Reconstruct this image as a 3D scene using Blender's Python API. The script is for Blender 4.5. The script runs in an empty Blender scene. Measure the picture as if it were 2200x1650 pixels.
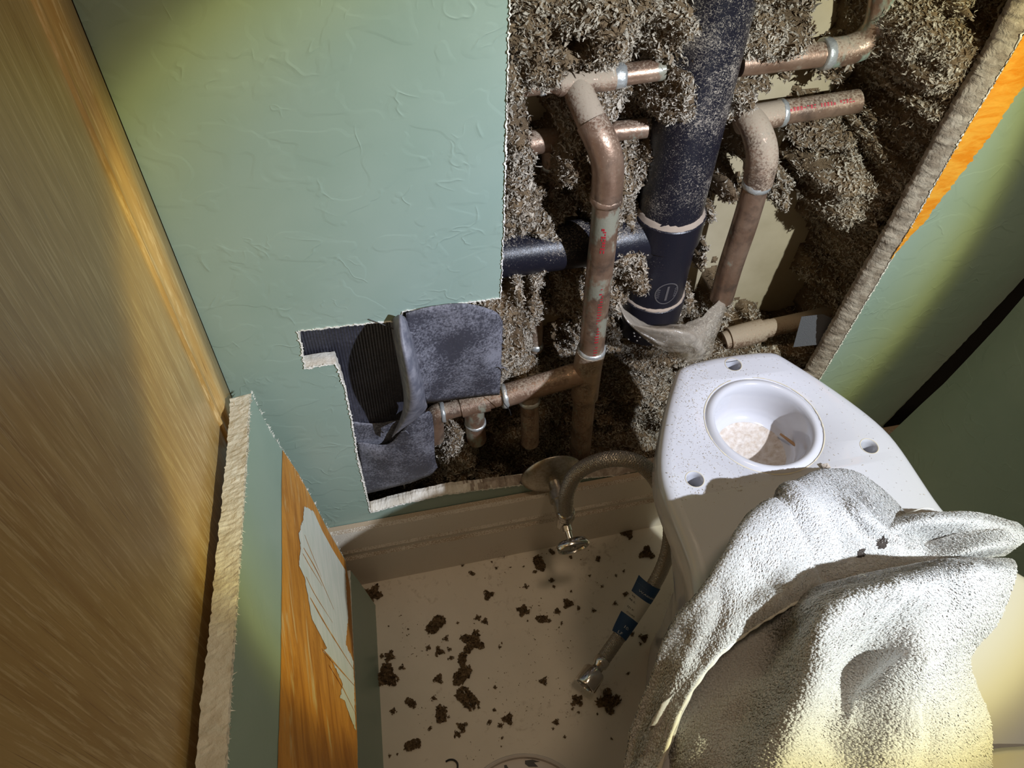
import bpy, bmesh, math, random
import numpy as np
from mathutils import Vector, Matrix, noise as mnoise
from mathutils.geometry import tessellate_polygon

random.seed(7)
RNG = np.random.default_rng(11)
scene = bpy.context.scene
COL = scene.collection

# ------------------------------------------------------------------ camera
F = 1650.0
def _n(v):
    v = np.array(v, float); return v / np.linalg.norm(v)
_X = _n([9360, 1500, -F]); _Z = _n([80, 1325, F])
_X = _n(_X - _Z * _X.dot(_Z)); _Y = np.cross(_Z, _X)
ROT = np.stack([_X, _Y, _Z])                       # camera axes are its columns
CAM = np.array([0.0, -0.42, 0.86])
cam_d = bpy.data.cameras.new('camera'); cam = bpy.data.objects.new('camera', cam_d); COL.objects.link(cam)
m = Matrix([list(ROT[i]) + [CAM[i]] for i in range(3)] + [[0, 0, 0, 1]])
cam.matrix_world = m
cam_d.sensor_width = 36; cam_d.lens = 36 * F / 2200; cam_d.clip_start = 0.01
scene.camera = cam
scene.view_settings.view_transform = 'Standard'
scene.view_settings.look = 'None'
scene.view_settings.gamma = 1
scene.view_settings.exposure = 0
scene.view_settings.use_curve_mapping = False

# ------------------------------------------------------------------ dim light of the rest of the room
w = bpy.data.worlds.new('room'); scene.world = w; w.use_nodes = True
w.node_tree.nodes['Background'].inputs[0].default_value = (1.0, 0.74, 0.46, 1)
w.node_tree.nodes['Background'].inputs[1].default_value = 0.058

# ------------------------------------------------------------------ hand-held flashlight
LPOS = Vector((0.480, -0.60, 0.945)); LAX = Vector((-0.345, 0.712, -0.630))
ld = bpy.data.lights.new('flashlight', 'SPOT'); lo = bpy.data.objects.new('flashlight', ld); COL.objects.link(lo)
lo.location = LPOS; lo.rotation_euler = LAX.to_track_quat('-Z', 'Y').to_euler()
ld.energy = 41; ld.spot_size = math.radians(150); ld.spot_blend = 0.3; ld.shadow_soft_size = 0.006
ld.use_nodes = True
nt = ld.node_tree; nt.nodes.clear()
tc = nt.nodes.new('ShaderNodeTexCoord'); sp = nt.nodes.new('ShaderNodeSeparateXYZ')
ab = nt.nodes.new('ShaderNodeMath'); ab.operation = 'ABSOLUTE'
ac = nt.nodes.new('ShaderNodeMath'); ac.operation = 'ARCCOSINE'
dv = nt.nodes.new('ShaderNodeMath'); dv.operation = 'DIVIDE'; dv.inputs[1].default_value = math.radians(60)
rp = nt.nodes.new('ShaderNodeValToRGB'); em = nt.nodes.new('ShaderNodeEmission'); lout = nt.nodes.new('ShaderNodeOutputLight')
nt.links.new(tc.outputs['Normal'], sp.inputs[0]); nt.links.new(sp.outputs[2], ab.inputs[0]); nt.links.new(ab.outputs[0], ac.inputs[0])
nt.links.new(ac.outputs[0], dv.inputs[0]); nt.links.new(dv.outputs[0], rp.inputs[0]); nt.links.new(rp.outputs[0], em.inputs[0]); nt.links.new(em.outputs[0], lout.inputs[0])
els = [(0.0, (.80, .86, 1.0)), (10, (.79, .85, .98)), (15, (.70, .75, .78)), (19.5, (.60, .63, .57)), (22.0, (.60, .58, .38)), (23.6, (.50, .44, .18)),
       (24.6, (.20, .17, .07)), (25.6, (.085, .078, .055)), (30, (.048, .044, .032)), (37, (.007, .0065, .005)), (60, (.003, .003, .002))]
cr = rp.color_ramp
while len(cr.elements) < len(els): cr.elements.new(.5)
for e, (a, c) in zip(cr.elements, els): e.position = a / 60; e.color = (*c, 1)

# ceiling lamp of the small room, warm and weak
cd_ = bpy.data.lights.new('ceiling_lamp', 'AREA'); co_ = bpy.data.objects.new('ceiling_lamp', cd_); COL.objects.link(co_)
co_.location = (0.27, -0.36, 2.25); cd_.shape = 'DISK'; cd_.size = 0.25; cd_.energy = 5.0; cd_.color = (1.0, 0.74, 0.50)

# ------------------------------------------------------------------ helpers
def ray(px, py): return ROT @ np.array([px - 1100.0, -(py - 825.0), -F])
def P(px, py, ax, v):                               # pixel of the photo -> point on a world plane
    d = ray(px, py); i = 'xyz'.index(ax); t = (v - CAM[i]) / d[i]
    return Vector(CAM + d * t)
def PP(px, py, p0, n):                              # pixel -> point on a general plane
    d = Vector(ray(px, py)); c = Vector(CAM); t = (p0 - c).dot(n) / d.dot(n)
    return c + d * t
def depth(p): return -(ROT.T @ (np.array(p) - CAM))[2]
def radius(wpx, p): return 0.5 * wpx * depth(p) / F

def link(o, parent=None):
    COL.objects.link(o)
    if parent: o.parent = parent
    return o
def tag(o, label=None, cat=None, group=None, kind=None):
    if label: o['label'] = label
    if cat: o['category'] = cat
    if group: o['group'] = group
    if kind: o['kind'] = kind
    return o
def empty(name, loc, label, cat, group=None):
    o = bpy.data.objects.new(name, None); o.empty_display_size = .01; link(o); o.location = loc
    return tag(o, label, cat, group)
def woff(o):
    v = Vector((0, 0, 0))
    while o is not None: v = v + Vector(o.location); o = o.parent
    return v
def mesh_obj(name, verts, faces, mat, parent=None, smooth=False, mats=None, fm=None):
    me = bpy.data.meshes.new(name)
    off = woff(parent)
    me.from_pydata([tuple(Vector(v) - off) for v in verts], [], faces)
    if mats:
        for x in mats: me.materials.append(x)
        me.polygons.foreach_set('material_index', fm)
    else: me.materials.append(mat)
    if smooth: me.polygons.foreach_set('use_smooth', [True] * len(me.polygons))
    me.update()
    o = bpy.data.objects.new(name, me)
    return link(o, parent)
def np_mesh(name, V, Fq, mat, parent=None, smooth=False, tone=None, mats=None, fm=None):
    V = np.asarray(V, float) - np.array(woff(parent)); me = bpy.data.meshes.new(name)
    me.vertices.add(len(V)); me.vertices.foreach_set('co', np.asarray(V, np.float32).ravel())
    nf = len(Fq); k = Fq.shape[1]
    me.loops.add(nf * k); me.loops.foreach_set('vertex_index', Fq.ravel().astype(np.int32))
    me.polygons.add(nf); me.polygons.foreach_set('loop_start', np.arange(0, nf * k, k, dtype=np.int32))
    if mats:
        for x in mats: me.materials.append(x)
        me.polygons.foreach_set('material_index', np.asarray(fm, np.int32))
    else: me.materials.append(mat)
    me.polygons.foreach_set('use_smooth', np.full(nf, smooth) if np.isscalar(smooth) else smooth)
    if tone is not None:
        a = me.attributes.new('tone', 'FLOAT', 'POINT'); a.data.foreach_set('value', np.asarray(tone, np.float32))
    me.update(calc_edges=True); me.validate()
    o = bpy.data.objects.new(name, me)
    return link(o, parent)

def _hash(ix, iy, iz, s):
    h = (ix.astype(np.int64) * 374761393 + iy.astype(np.int64) * 668265263 + iz.astype(np.int64) * 2147483647 + s * 974711) & 0x7fffffff
    h = (h ^ (h >> 13)) * 1274126177 & 0x7fffffff
    h = h ^ (h >> 16)
    return (h & 0xffff) / 65535.0
def vnoise(x, y, z=0.0, s=0):
    x = np.asarray(x, float); y = np.asarray(y, float); z = np.zeros_like(x) + z
    ix, iy, iz = np.floor(x), np.floor(y), np.floor(z); fx, fy, fz = x - ix, y - iy, z - iz
    sx, sy, sz = [t * t * (3 - 2 * t) for t in (fx, fy, fz)]
    r = 0
    for a in (0, 1):
        for b in (0, 1):
            for c in (0, 1):
                r = r + _hash(ix + a, iy + b, iz + c, s) * (sx if a else 1 - sx) * (sy if b else 1 - sy) * (sz if c else 1 - sz)
    return r
def fbm(x, y, z=0.0, s=0, o=4):
    r = 0; a = .5
    for i in range(o):
        r = r + a * vnoise(np.asarray(x) * 2**i, np.asarray(y) * 2**i, np.asarray(z) * 2**i, s + i); a *= .5
    return r

def catmull(pts, n):
    pts = [Vector(p) for p in pts]
    q = [2 * pts[0] - pts[1]] + pts + [2 * pts[-1] - pts[-2]]; out = []
    for i in range(1, len(q) - 2):
        for k in range(n):
            t = k / n; a, b, c, d = q[i - 1], q[i], q[i + 1], q[i + 2]
            out.append(.5 * ((2 * b) + (c - a) * t + (2 * a - 5 * b + 4 * c - d) * t * t + (3 * b - a - 3 * c + d) * t**3))
    out.append(pts[-1]); return out
def tube(path, rads, seg=28, caps=True, V=None, Fc=None):
    V = [] if V is None else V; Fc = [] if Fc is None else Fc
    path = [Vector(p) for p in path]
    if not hasattr(rads, '__len__'): rads = [rads] * len(path)
    base = len(V); up = None
    for i, p in enumerate(path):
        t = (path[min(i + 1, len(path) - 1)] - path[max(i - 1, 0)]).normalized()
        if up is None:
            a = Vector((0, 0, 1)) if abs(t.z) < .9 else Vector((0, 1, 0)); up = (a - t * a.dot(t)).normalized()
        else: up = (up - t * up.dot(t)).normalized()
        s = t.cross(up)
        for k in range(seg):
            an = 2 * math.pi * k / seg; V.append(p + (up * math.cos(an) + s * math.sin(an)) * rads[i])
    for i in range(len(path) - 1):
        for k in range(seg):
            a = base + i * seg + k; b = base + i * seg + (k + 1) % seg; Fc.append((a, b, b + seg, a + seg))
    if caps:
        Fc.append(tuple(base + k for k in range(seg))[::-1]); e = base + (len(path) - 1) * seg; Fc.append(tuple(e + k for k in range(seg)))
    return V, Fc
def lathe(origin, axis, prof, seg=32, V=None, Fc=None, sx=1.0, sy=1.0, ref=None):
    """prof: list of (distance along axis, radius)."""
    V = [] if V is None else V; Fc = [] if Fc is None else Fc
    o = Vector(origin); t = Vector(axis).normalized()
    a = Vector(ref) if ref else (Vector((0, 0, 1)) if abs(t.z) < .9 else Vector((0, 1, 0)))
    up = (a - t * a.dot(t)).normalized(); s = t.cross(up); base = len(V)
    for d, r in prof:
        for k in range(seg):
            an = 2 * math.pi * k / seg; V.append(o + t * d + (up * math.cos(an) * sx + s * math.sin(an) * sy) * r)
    for i in range(len(prof) - 1):
        for k in range(seg):
            x = base + i * seg + k; y = base + i * seg + (k + 1) % seg; Fc.append((x, y, y + seg, x + seg))
    if prof[0][1] > 1e-6: Fc.append(tuple(base + k for k in range(seg))[::-1])
    if prof[-1][1] > 1e-6:
        e = base + (len(prof) - 1) * seg; Fc.append(tuple(e + k for k in range(seg)))
    return V, Fc
def jag(pts, step=.003, amp=.0006, closed=True, keep=None):
    """densify a 3D polyline with a ragged edge; keep = indices of segments left straight"""
    out = []; n = len(pts); rng = range(n if closed else n - 1)
    for i in rng:
        a, b = Vector(pts[i]), Vector(pts[(i + 1) % n]); L = (b - a).length; k = max(1, int(L / step))
        if keep and i in keep: out.append(a); continue
        for j in range(k):
            p = a.lerp(b, j / k)
            d = (b - a).normalized(); 
            if j: p = p + Vector((random.gauss(0, amp), random.gauss(0, amp) if abs(d.y) > .3 else 0, random.gauss(0, amp)))
            out.append(p)
    if not closed: out.append(Vector(pts[-1]))
    return out
def slab(name, outer, holes, nrm, th, mface, medge, parent=None, mback=None):
    """flat sheet with thickness: face polygon (3D loops), extruded along -nrm by th"""
    nr = Vector(nrm).normalized(); p0 = Vector(outer[0]) * .5 + Vector(outer[-1]) * .5
    loops = [[Vector(p) - nr * (Vector(p) - p0).dot(nr) for p in l] for l in [outer] + holes]; flat = [p for l in loops for p in l]; n = len(flat)
    tris = tessellate_polygon([[Vector(p) for p in l] for l in loops])
    nr = Vector(nrm).normalized(); V = [Vector(p) for p in flat] + [Vector(p) - nr * th for p in flat]
    Fc = []; fm = []
    for t in tris:
        a, b, c = [V[i] for i in t]
        if (b - a).cross(c - a).dot(nr) < 0: t = t[::-1]
        Fc.append(tuple(t)); fm.append(0); Fc.append(tuple(i + n for i in t[::-1])); fm.append(2)
    s = 0
    for l in loops:
        for i in range(len(l)):
            a = s + i; b = s + (i + 1) % len(l); Fc.append((a, b, b + n, a + n)); fm.append(1)
        s += len(l)
    o = mesh_obj(name, V, Fc, None, parent, mats=[mface, medge, mback or medge], fm=fm)
    bm = bmesh.new(); bm.from_mesh(o.data); bmesh.ops.recalc_face_normals(bm, faces=bm.faces); bm.to_mesh(o.data); bm.free()
    return o
def overlay(name, pts, nrm, mat, parent, lift=.0004):
    nr = Vector(nrm).normalized(); p0 = sum((Vector(p) for p in pts), Vector()) / len(pts)
    pts = [Vector(p) - nr * (Vector(p) - p0).dot(nr) for p in pts]; tris = tessellate_polygon([pts])
    V = [Vector(p) + nr * lift for p in pts]; Fc = []
    for t in tris:
        a, b, c = [V[i] for i in t]
        Fc.append(tuple(t) if (b - a).cross(c - a).dot(nr) > 0 else tuple(t[::-1]))
    return mesh_obj(name, V, Fc, mat, parent)
def box(lo_, hi_, V, Fc):
    b = len(V); (x0, y0, z0), (x1, y1, z1) = lo_, hi_
    V += [Vector(v) for v in ((x0, y0, z0), (x1, y0, z0), (x1, y1, z0), (x0, y1, z0), (x0, y0, z1), (x1, y0, z1), (x1, y1, z1), (x0, y1, z1))]
    for f in ((3, 2, 1, 0), (4, 5, 6, 7), (0, 1, 5, 4), (1, 2, 6, 5), (2, 3, 7, 6), (3, 0, 4, 7)): Fc.append(tuple(b + i for i in f))

# ------------------------------------------------------------------ materials
class Mat:
    def __init__(s, name, col=(.5, .5, .5), rough=.5, metal=0, **kw):
        s.m = bpy.data.materials.new(name); s.m.use_nodes = True; s.nt = s.m.node_tree; s.b = s.nt.nodes['Principled BSDF']
        s.set(col=col, rough=rough, metal=metal); s.crd = None
        for k, v in kw.items(): s.b.inputs[k].default_value = v
    def set(s, col=None, rough=None, metal=None):
        if col is not None: s.b.inputs['Base Color'].default_value = (*col, 1)
        if rough is not None: s.b.inputs['Roughness'].default_value = rough
        if metal is not None: s.b.inputs['Metallic'].default_value = metal
    def n(s, t, **kw):
        x = s.nt.nodes.new(t)
        for k, v in kw.items(): setattr(x, k, v)
        return x
    def l(s, a, b): s.nt.links.new(a, b)
    def coord(s, scale=(1, 1, 1), rot=(0, 0, 0), kind='Object'):
        t = s.n('ShaderNodeTexCoord'); mp = s.n('ShaderNodeMapping'); mp.inputs['Scale'].default_value = scale; mp.inputs['Rotation'].default_value = rot
        s.l(t.outputs[kind], mp.inputs[0]); return mp.outputs[0]
    def noise(s, scale, detail=4, rough=.6, vec=None, dist=0):
        x = s.n('ShaderNodeTexNoise'); x.inputs['Scale'].default_value = scale; x.inputs['Detail'].default_value = detail
        x.inputs['Roughness'].default_value = rough; x.inputs['Distortion'].default_value = dist
        s.l(vec if vec is not None else s.coord(), x.inputs['Vector']); return x.outputs[0]
    def voro(s, scale, feat='F1', vec=None, out=0):
        x = s.n('ShaderNodeTexVoronoi'); x.feature = feat; x.inputs['Scale'].default_value = scale
        s.l(vec if vec is not None else s.coord(), x.inputs['Vector']); return x.outputs[out]
    def ramp(s, src, stops, interp='LINEAR'):
        x = s.n('ShaderNodeValToRGB'); c = x.color_ramp; c.interpolation = interp
        while len(c.elements) < len(stops): c.elements.new(.5)
        for e, (p, v) in zip(c.elements, stops):
            e.position = p; e.color = (*v, 1) if hasattr(v, '__len__') else (v, v, v, 1)
        s.l(src, x.inputs[0]); return x.outputs[0]
    def mix(s, fac, a, b, blend='MIX'):
        x = s.n('ShaderNodeMix', data_type='RGBA', blend_type=blend)
        for i, v in ((0, fac), (6, a), (7, b)):
            if hasattr(v, 'is_linked') or hasattr(v, 'links'): s.l(v, x.inputs[i])
            elif i: x.inputs[i].default_value = (*v, 1)
            else: x.inputs[i].default_value = v
        return x.outputs[2]
    def math(s, op, a, b=0.0, clamp=False):
        x = s.n('ShaderNodeMath', operation=op); x.use_clamp = clamp
        for i, v in ((0, a), (1, b)):
            if hasattr(v, 'links'): s.l(v, x.inputs[i])
            else: x.inputs[i].default_value = v
        return x.outputs[0]
    def color(s, o): s.l(o, s.b.inputs['Base Color'])
    def rough(s, o): s.l(o, s.b.inputs['Roughness'])
    def bump(s, h, strength=.5, dist=.001):
        x = s.n('ShaderNodeBump'); x.inputs['Strength'].default_value = strength; x.inputs['Distance'].default_value = dist
        s.l(h, x.inputs['Height'])
        if s.b.inputs['Normal'].is_linked: s.l(s.b.inputs['Normal'].links[0].from_socket, x.inputs['Normal'])
        s.l(x.outputs[0], s.b.inputs['Normal'])
        return s

def mk_green(name, tex=1.0):
    g = Mat(name, (.20, .30, .235), .38)
    g.color(g.mix(g.ramp(g.noise(9, 3), [(.35, 0), (.65, 1)]), (.30, .405, .348), (.338, .44, .383)))
    # knockdown texture: short curled ridges
    v = g.coord()
    n1 = g.noise(30, 2, .5, v, .5); ridge = g.math('ABSOLUTE', g.math('SUBTRACT', n1, .5)); r1 = g.ramp(ridge, [(0, 1), (.018, .2), (.04, 0)])
    msk = g.ramp(g.noise(22, 2, .5, g.coord((1, 1, 1.3))), [(.53, 0), (.60, 1)])
    dots = g.ramp(g.voro(70), [(0, 1), (.12, .6), (.2, 0)])
    dm = g.ramp(g.noise(16, 1), [(.58, 0), (.62, 1)])
    plate = g.ramp(g.noise(26, 2, .5, g.coord((1, 1, 1.2)), .6), [(.50, 0), (.54, 1)])
    h = g.math('ADD', g.math('MULTIPLY', r1, msk), g.math('MULTIPLY', g.math('MULTIPLY', dots, dm), .6))
    h = g.math('ADD', h, g.math('MULTIPLY', plate, .5))
    g.bump(h, .36 * tex, .0008)
    g.bump(g.noise(420, 2), .12, .0003)
    return g.m
GREEN = mk_green('green_wall_paint'); GREEN2 = mk_green('green_paint_smooth', .25)
g = Mat('gypsum', (.75, .72, .64), .9); g.bump(g.noise(260, 4), .8, .0015)
g.color(g.mix(g.ramp(g.noise(60, 3), [(.4, 0), (.7, 1)]), (.80, .77, .70), (.62, .57, .48))); GYPSUM = g.m
g = Mat('dusty_gypsum_edge', (.4, .34, .28), .9); g.bump(g.noise(180, 4, .6, None, 1.0), 1.0, .002)
g.color(g.mix(g.ramp(g.noise(110, 3), [(.4, 0), (.62, 1)]), (.30, .245, .20), (.48, .42, .36))); GYPDUST = g.m
g = Mat('torn_paper', (.82, .80, .75), .9); g.bump(g.noise(500, 2), .5, .0006); PAPER = g.m
g = Mat('brown_paper', (.42, .33, .20), .85); g.bump(g.noise(300, 2), .3, .0004); BROWNPAPER = g.m
g = Mat('orange_paint', (.75, .30, .03), .55)
a = g.noise(40, 4, .65, g.coord((1, .35, 3.2), (0.5, 0, 0)), .6)
g.color(g.mix(g.ramp(a, [(.38, 0), (.62, 1)]), (.80, .27, .012), (.88, .42, .05))); g.bump(g.noise(230, 3), .5, .0008); ORANGE = g.m
g = Mat('rubbed_orange_stain', (.6, .2, .02), .55)
a = g.noise(26, 5, .65, g.coord((1, .5, 2.6), (0.75, 0, 0)), .8)
c = g.mix(g.ramp(a, [(.34, 0), (.6, 1)]), (.40, .15, .02), (.68, .30, .05)); b_ = g.noise(34, 4, .6, g.coord((1, .35, 2.2), (.75, 0, 0)), .5)
g.color(g.mix(g.ramp(b_, [(.60, 0), (.68, 1)]), c, (.70, .48, .22))); g.bump(g.noise(190, 3), .5, .0008); ORANGE2 = g.m
g = Mat('white_primer', (.72, .73, .68), .45)
g.color(g.mix(g.ramp(g.noise(90, 3, .5, g.coord((1, .4, 2), (.8, 0, 0))), [(.4, 0), (.7, 1)]), (.68, .72, .66), (.80, .80, .75))); PRIMER = g.m

g = Mat('oak_panel', (.4, .24, .09), .32)
v = g.coord((6, 60, 3.2)); fine = g.noise(9, 5, .7, v); v2 = g.coord((3, 16, .8)); broad = g.noise(6, 3, .6, v2, .5)
c = g.mix(g.ramp(broad, [(.35, 0), (.7, 1)]), (.46, .27, .085), (.62, .41, .165)); c = g.mix(g.ramp(fine, [(.52, 0), (.62, .75)]), c, (.75, .56, .30))
pore = g.noise(14, 3, .6, g.coord((10, 90, 1.6))); c = g.mix(g.ramp(pore, [(.30, .8), (.40, 0)]), c, (.26, .13, .04))
g.color(c); g.bump(fine, .25, .0004); g.b.inputs['Coat Weight'].default_value = .25; g.b.inputs['Coat Roughness'].default_value = .25; OAK = g.m

def mk_ins(name, a, b_, c_):
    g = Mat(name, a, .95)
    at = g.n('ShaderNodeAttribute'); at.attribute_name = 'tone'
    base = g.ramp(at.outputs['Fac'], [(0, c_), (.25, b_), (.6, a), (1, tuple(min(1, x * 1.35) for x in a))])
    g.color(base); g.bump(g.noise(330, 4, .7, None, 1.5), .9, .0025); g.b.inputs['Specular IOR Level'].default_value = .25
    return g.m
CELL = mk_ins('cellulose_fibre', (.54, .480, .390), (.29, .205, .12), (.09, .055, .03))
DEBRIS = mk_ins('damp_debris', (.24, .17, .10), (.16, .11, .06), (.07, .045, .025))
g = Mat('kraft_board', (.50, .42, .27), .85)
g.color(g.mix(g.ramp(g.noise(14, 4), [(.35, 0), (.7, 1)]), (.44, .37, .24), (.56, .48, .33))); g.bump(g.noise(500, 2), .15, .0003); KRAFT = g.m
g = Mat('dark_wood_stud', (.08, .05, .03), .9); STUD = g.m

def mk_copper(name, dust=.5, pat=.5, pc=(.27, .275, .21)):
    g = Mat(name, (.5, .27, .16), .38, .75)
    v = g.coord(); a = g.noise(28, 4, .6, v, .6); c = g.mix(g.ramp(a, [(.36, 0), (.64, 1)]), (.29, .175, .115), (.45, .31, .22))
    c = g.mix(g.ramp(g.noise(60, 4), [(.5, 0), (.66, .8)]), c, (.17, .12, .09))
    pt = g.ramp(g.noise(36, 4, .65, g.coord((1.4, 1, .8))), [(.66 - .16 * pat, 0), (.74 - .16 * pat, .9)]); c = g.mix(pt, c, pc)
    nm = g.n('ShaderNodeNewGeometry'); sx = g.n('ShaderNodeSeparateXYZ'); g.l(nm.outputs['Normal'], sx.inputs[0])
    up = g.math('ADD', g.math('MULTIPLY', sx.outputs[2], .26), g.math('MULTIPLY', g.noise(26, 3), .35))
    d = g.math('ADD', g.math('ADD', g.math('MULTIPLY', g.noise(520, 4, .7), 1.0), up), dust - 1.0)
    dm = g.ramp(d, [(.02, 0), (.24, 1)])
    c = g.mix(dm, c, (.42, .34, .25)); g.color(c)
    g.l(g.math('MULTIPLY', g.math('SUBTRACT', 1.0, g.math('MAXIMUM', dm, pt)), .6), g.b.inputs['Metallic'])
    g.rough(g.mix(dm, (.36,) * 3, (.9,) * 3)); g.bump(g.noise(420, 3), .35, .0006); return g.m
COPPER = mk_copper('aged_copper', .20, .3); COPPERG = mk_copper('green_tinged_copper', .15, .9); COPPERD = mk_copper('dusty_copper', .40, .35); COPPERV = mk_copper('verdigris_copper', .30, 1.3, (.26, .34, .27))
g = Mat('solder', (.62, .64, .62), .35, .6); g.bump(g.noise(200, 3), .6, .001); SOLDER = g.m
RED = Mat('red_print', (.45, .03, .04), .5).m
def mk_abs(name, dust, spec=.5):
    g = Mat(name, (.012, .012, .018), .33)
    nm = g.n('ShaderNodeNewGeometry'); sx = g.n('ShaderNodeSeparateXYZ'); g.l(nm.outputs['Normal'], sx.inputs[0])
    big = g.noise(18, 4, .6); fine = g.noise(650, 3, .75, g.coord((1, 1, 1)), 1.2)
    up = g.math('MULTIPLY', sx.outputs[2], .25)
    d = g.math('ADD', g.math('ADD', g.math('MULTIPLY', fine, 1.4), g.math('MULTIPLY', big, .9)), g.math('ADD', up, dust - 1.62))
    dm = g.ramp(d, [(.0, 0), (.16, 1)]); g.color(g.mix(dm, (.012, .012, .020), (.36, .31, .25))); g.rough(g.mix(dm, (.3,) * 3, (.9,) * 3)); g.bump(fine, .3, .0005)
    return g.m
ABS = mk_abs('dusty_black_plastic', .37); ABSC = mk_abs('black_plastic', .20); ABSD = mk_abs('very_dusty_black_plastic', .40)
DUSTRING = Mat('caked_dust', (.40, .32, .25), .95).m

def mk_rubber(name, ribs):
    g = Mat(name, (.06, .06, .075), .55)
    n1 = g.noise(24, 5, .6); n2 = g.noise(500, 3, .7)
    sp_ = g.ramp(g.math('ADD', g.math('MULTIPLY', n1, .6), g.math('MULTIPLY', n2, .5)), [(.50, 0), (.66, 1)])
    g.color(g.mix(sp_, (.05, .05, .065) if not ribs else (.03, .03, .042), (.24, .24, .28) if not ribs else (.07, .07, .09)))
    wv = g.n('ShaderNodeTexWave'); wv.inputs['Scale'].default_value = 130 if ribs else 260; wv.bands_direction = 'X'; wv.inputs['Distortion'].default_value = .4
    g.l(g.coord(), wv.inputs[0]); g.bump(wv.outputs[1], .8 if ribs else .25, .0007); g.bump(n2, .4, .0004); return g.m
MEMB = mk_rubber('black_fabric_tape', False); MEMBR = mk_rubber('ribbed_black_fabric_tape', True)
g = Mat('grey_tape_top', (.16, .17, .21), .5); g.bump(g.noise(400, 3), .3, .0005)
g.color(g.mix(g.ramp(g.noise(120, 4), [(.4, 0), (.65, 1)]), (.12, .125, .16), (.25, .25, .29))); TAPETOP = g.m
g = Mat('grey_metal_sheet', (.09, .094, .11), .6, .1); g.bump(g.noise(900, 3), .6, .0005); GREYMETAL = g.m

def mk_porcelain(name, spots, col=(.80, .80, .80)):
    g = Mat(name, col, .12); g.b.inputs['Coat Weight'].default_value = .3; g.b.inputs['Coat Roughness'].default_value = .05
    n1 = g.noise(900, 3, .8, g.coord((1, 1.3, 1)), 2.0); n2 = g.noise(17, 3, .6)
    d = g.math('ADD', g.math('MULTIPLY', n1, 1.2), g.math('MULTIPLY', n2, spots))
    dm = g.ramp(d, [(1.03, 0), (1.09, .85)])
    g.color(g.mix(dm, col, (.42, .33, .25))); g.rough(g.mix(dm, (.14,) * 3, (.8,) * 3)); g.bump(dm, .5, .0005)
    return g.m
PORC = mk_porcelain('dusty_white_porcelain', .55, (.55, .55, .58)); PORCC = mk_porcelain('white_porcelain', .25)
g = Mat('dust_caked_porcelain', (.62, .56, .48), .8); g.color(g.mix(g.ramp(g.noise(240, 4), [(.35, 0), (.75, 1)]), (.62, .57, .52), (.44, .35, .27))); g.bump(g.noise(300, 3), .8, .001); PDUST = g.m
STAIN = Mat('limescale_ring', (.62, .56, .42), .6).m
CREAM = Mat('cream_seat_plastic', (.80, .76, .58), .25).m
g = Mat('white_terry_cotton', (.7, .69, .68), .95)
SSS = lambda q: [q.b.inputs['Subsurface Weight'].__setattr__('default_value', .35), q.b.inputs['Subsurface Radius'].__setattr__('default_value', (1, .75, .6)), q.b.inputs['Subsurface Scale'].__setattr__('default_value', .0025)]
SSS(g); g.b.inputs['Sheen Weight'].default_value = .3
g.bump(g.noise(600, 3, .6), .35, .0010)
st = g.ramp(g.noise(11, 3), [(.62, 0), (.75, .6)]); g.color(g.mix(st, (.60, .588, .575), (.49, .42, .37))); TERRY = g.m
g = Mat('terry_loop_yarn', (.67, .657, .645), .8); SSS(g); g.b.inputs['Sheen Weight'].default_value = .2; LOOPM = g.m
HEM = Mat('hem_cord', (.78, .77, .70), .8).m; STAINB = Mat('black_smudge', (.05, .04, .035), .95).m

g = Mat('white_sheet_vinyl', (.5, .46, .40), .35)
n1 = g.noise(7, 4, .6); n2 = g.noise(120, 5, .7, None, .5); c = g.mix(g.ramp(n1, [(.35, 0), (.7, 1)]), (.68, .63, .55), (.80, .74, .65))
d = g.ramp(g.math('ADD', g.math('MULTIPLY', n2, .8), g.math('MULTIPLY', g.noise(13, 3), .5)), [(.74, 0), (.88, .5)]); c = g.mix(d, c, (.30, .23, .16))
g.color(c); br = g.n('ShaderNodeTexBrick'); br.inputs['Scale'].default_value = 1; br.inputs['Brick Width'].default_value = .15; br.inputs['Row Height'].default_value = .15
br.inputs['Mortar Size'].default_value = .0022; br.inputs['Mortar Smooth'].default_value = .6; br.offset = 0; g.l(g.coord((1, 1, 1), (0, 0, -.06)), br.inputs[0])
g.bump(br.outputs['Fac'], -.35, .0012); g.bump(g.noise(140, 3), .2, .0006); g.rough(g.mix(d, (.33,) * 3, (.9,) * 3)); VINYL = g.m
g = Mat('dusty_white_trim', (.6, .56, .5), .4)
geo = g.n('ShaderNodeNewGeometry'); sx = g.n('ShaderNodeSeparateXYZ'); g.l(geo.outputs['Normal'], sx.inputs[0])
d = g.math('ADD', g.math('MULTIPLY', g.noise(800, 4, .75), 1.1), g.math('MULTIPLY', sx.outputs[2], .35)); d = g.math('ADD', d, g.math('MULTIPLY', g.noise(14, 2), .4))
dm = g.ramp(d, [(.90, 0), (1.24, .9)]); g.color(g.mix(dm, (.74, .68, .60), (.38, .29, .20))); g.rough(g.mix(dm, (.35,) * 3, (.95,) * 3)); g.bump(dm, .4, .0008); TRIM = g.m

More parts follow.
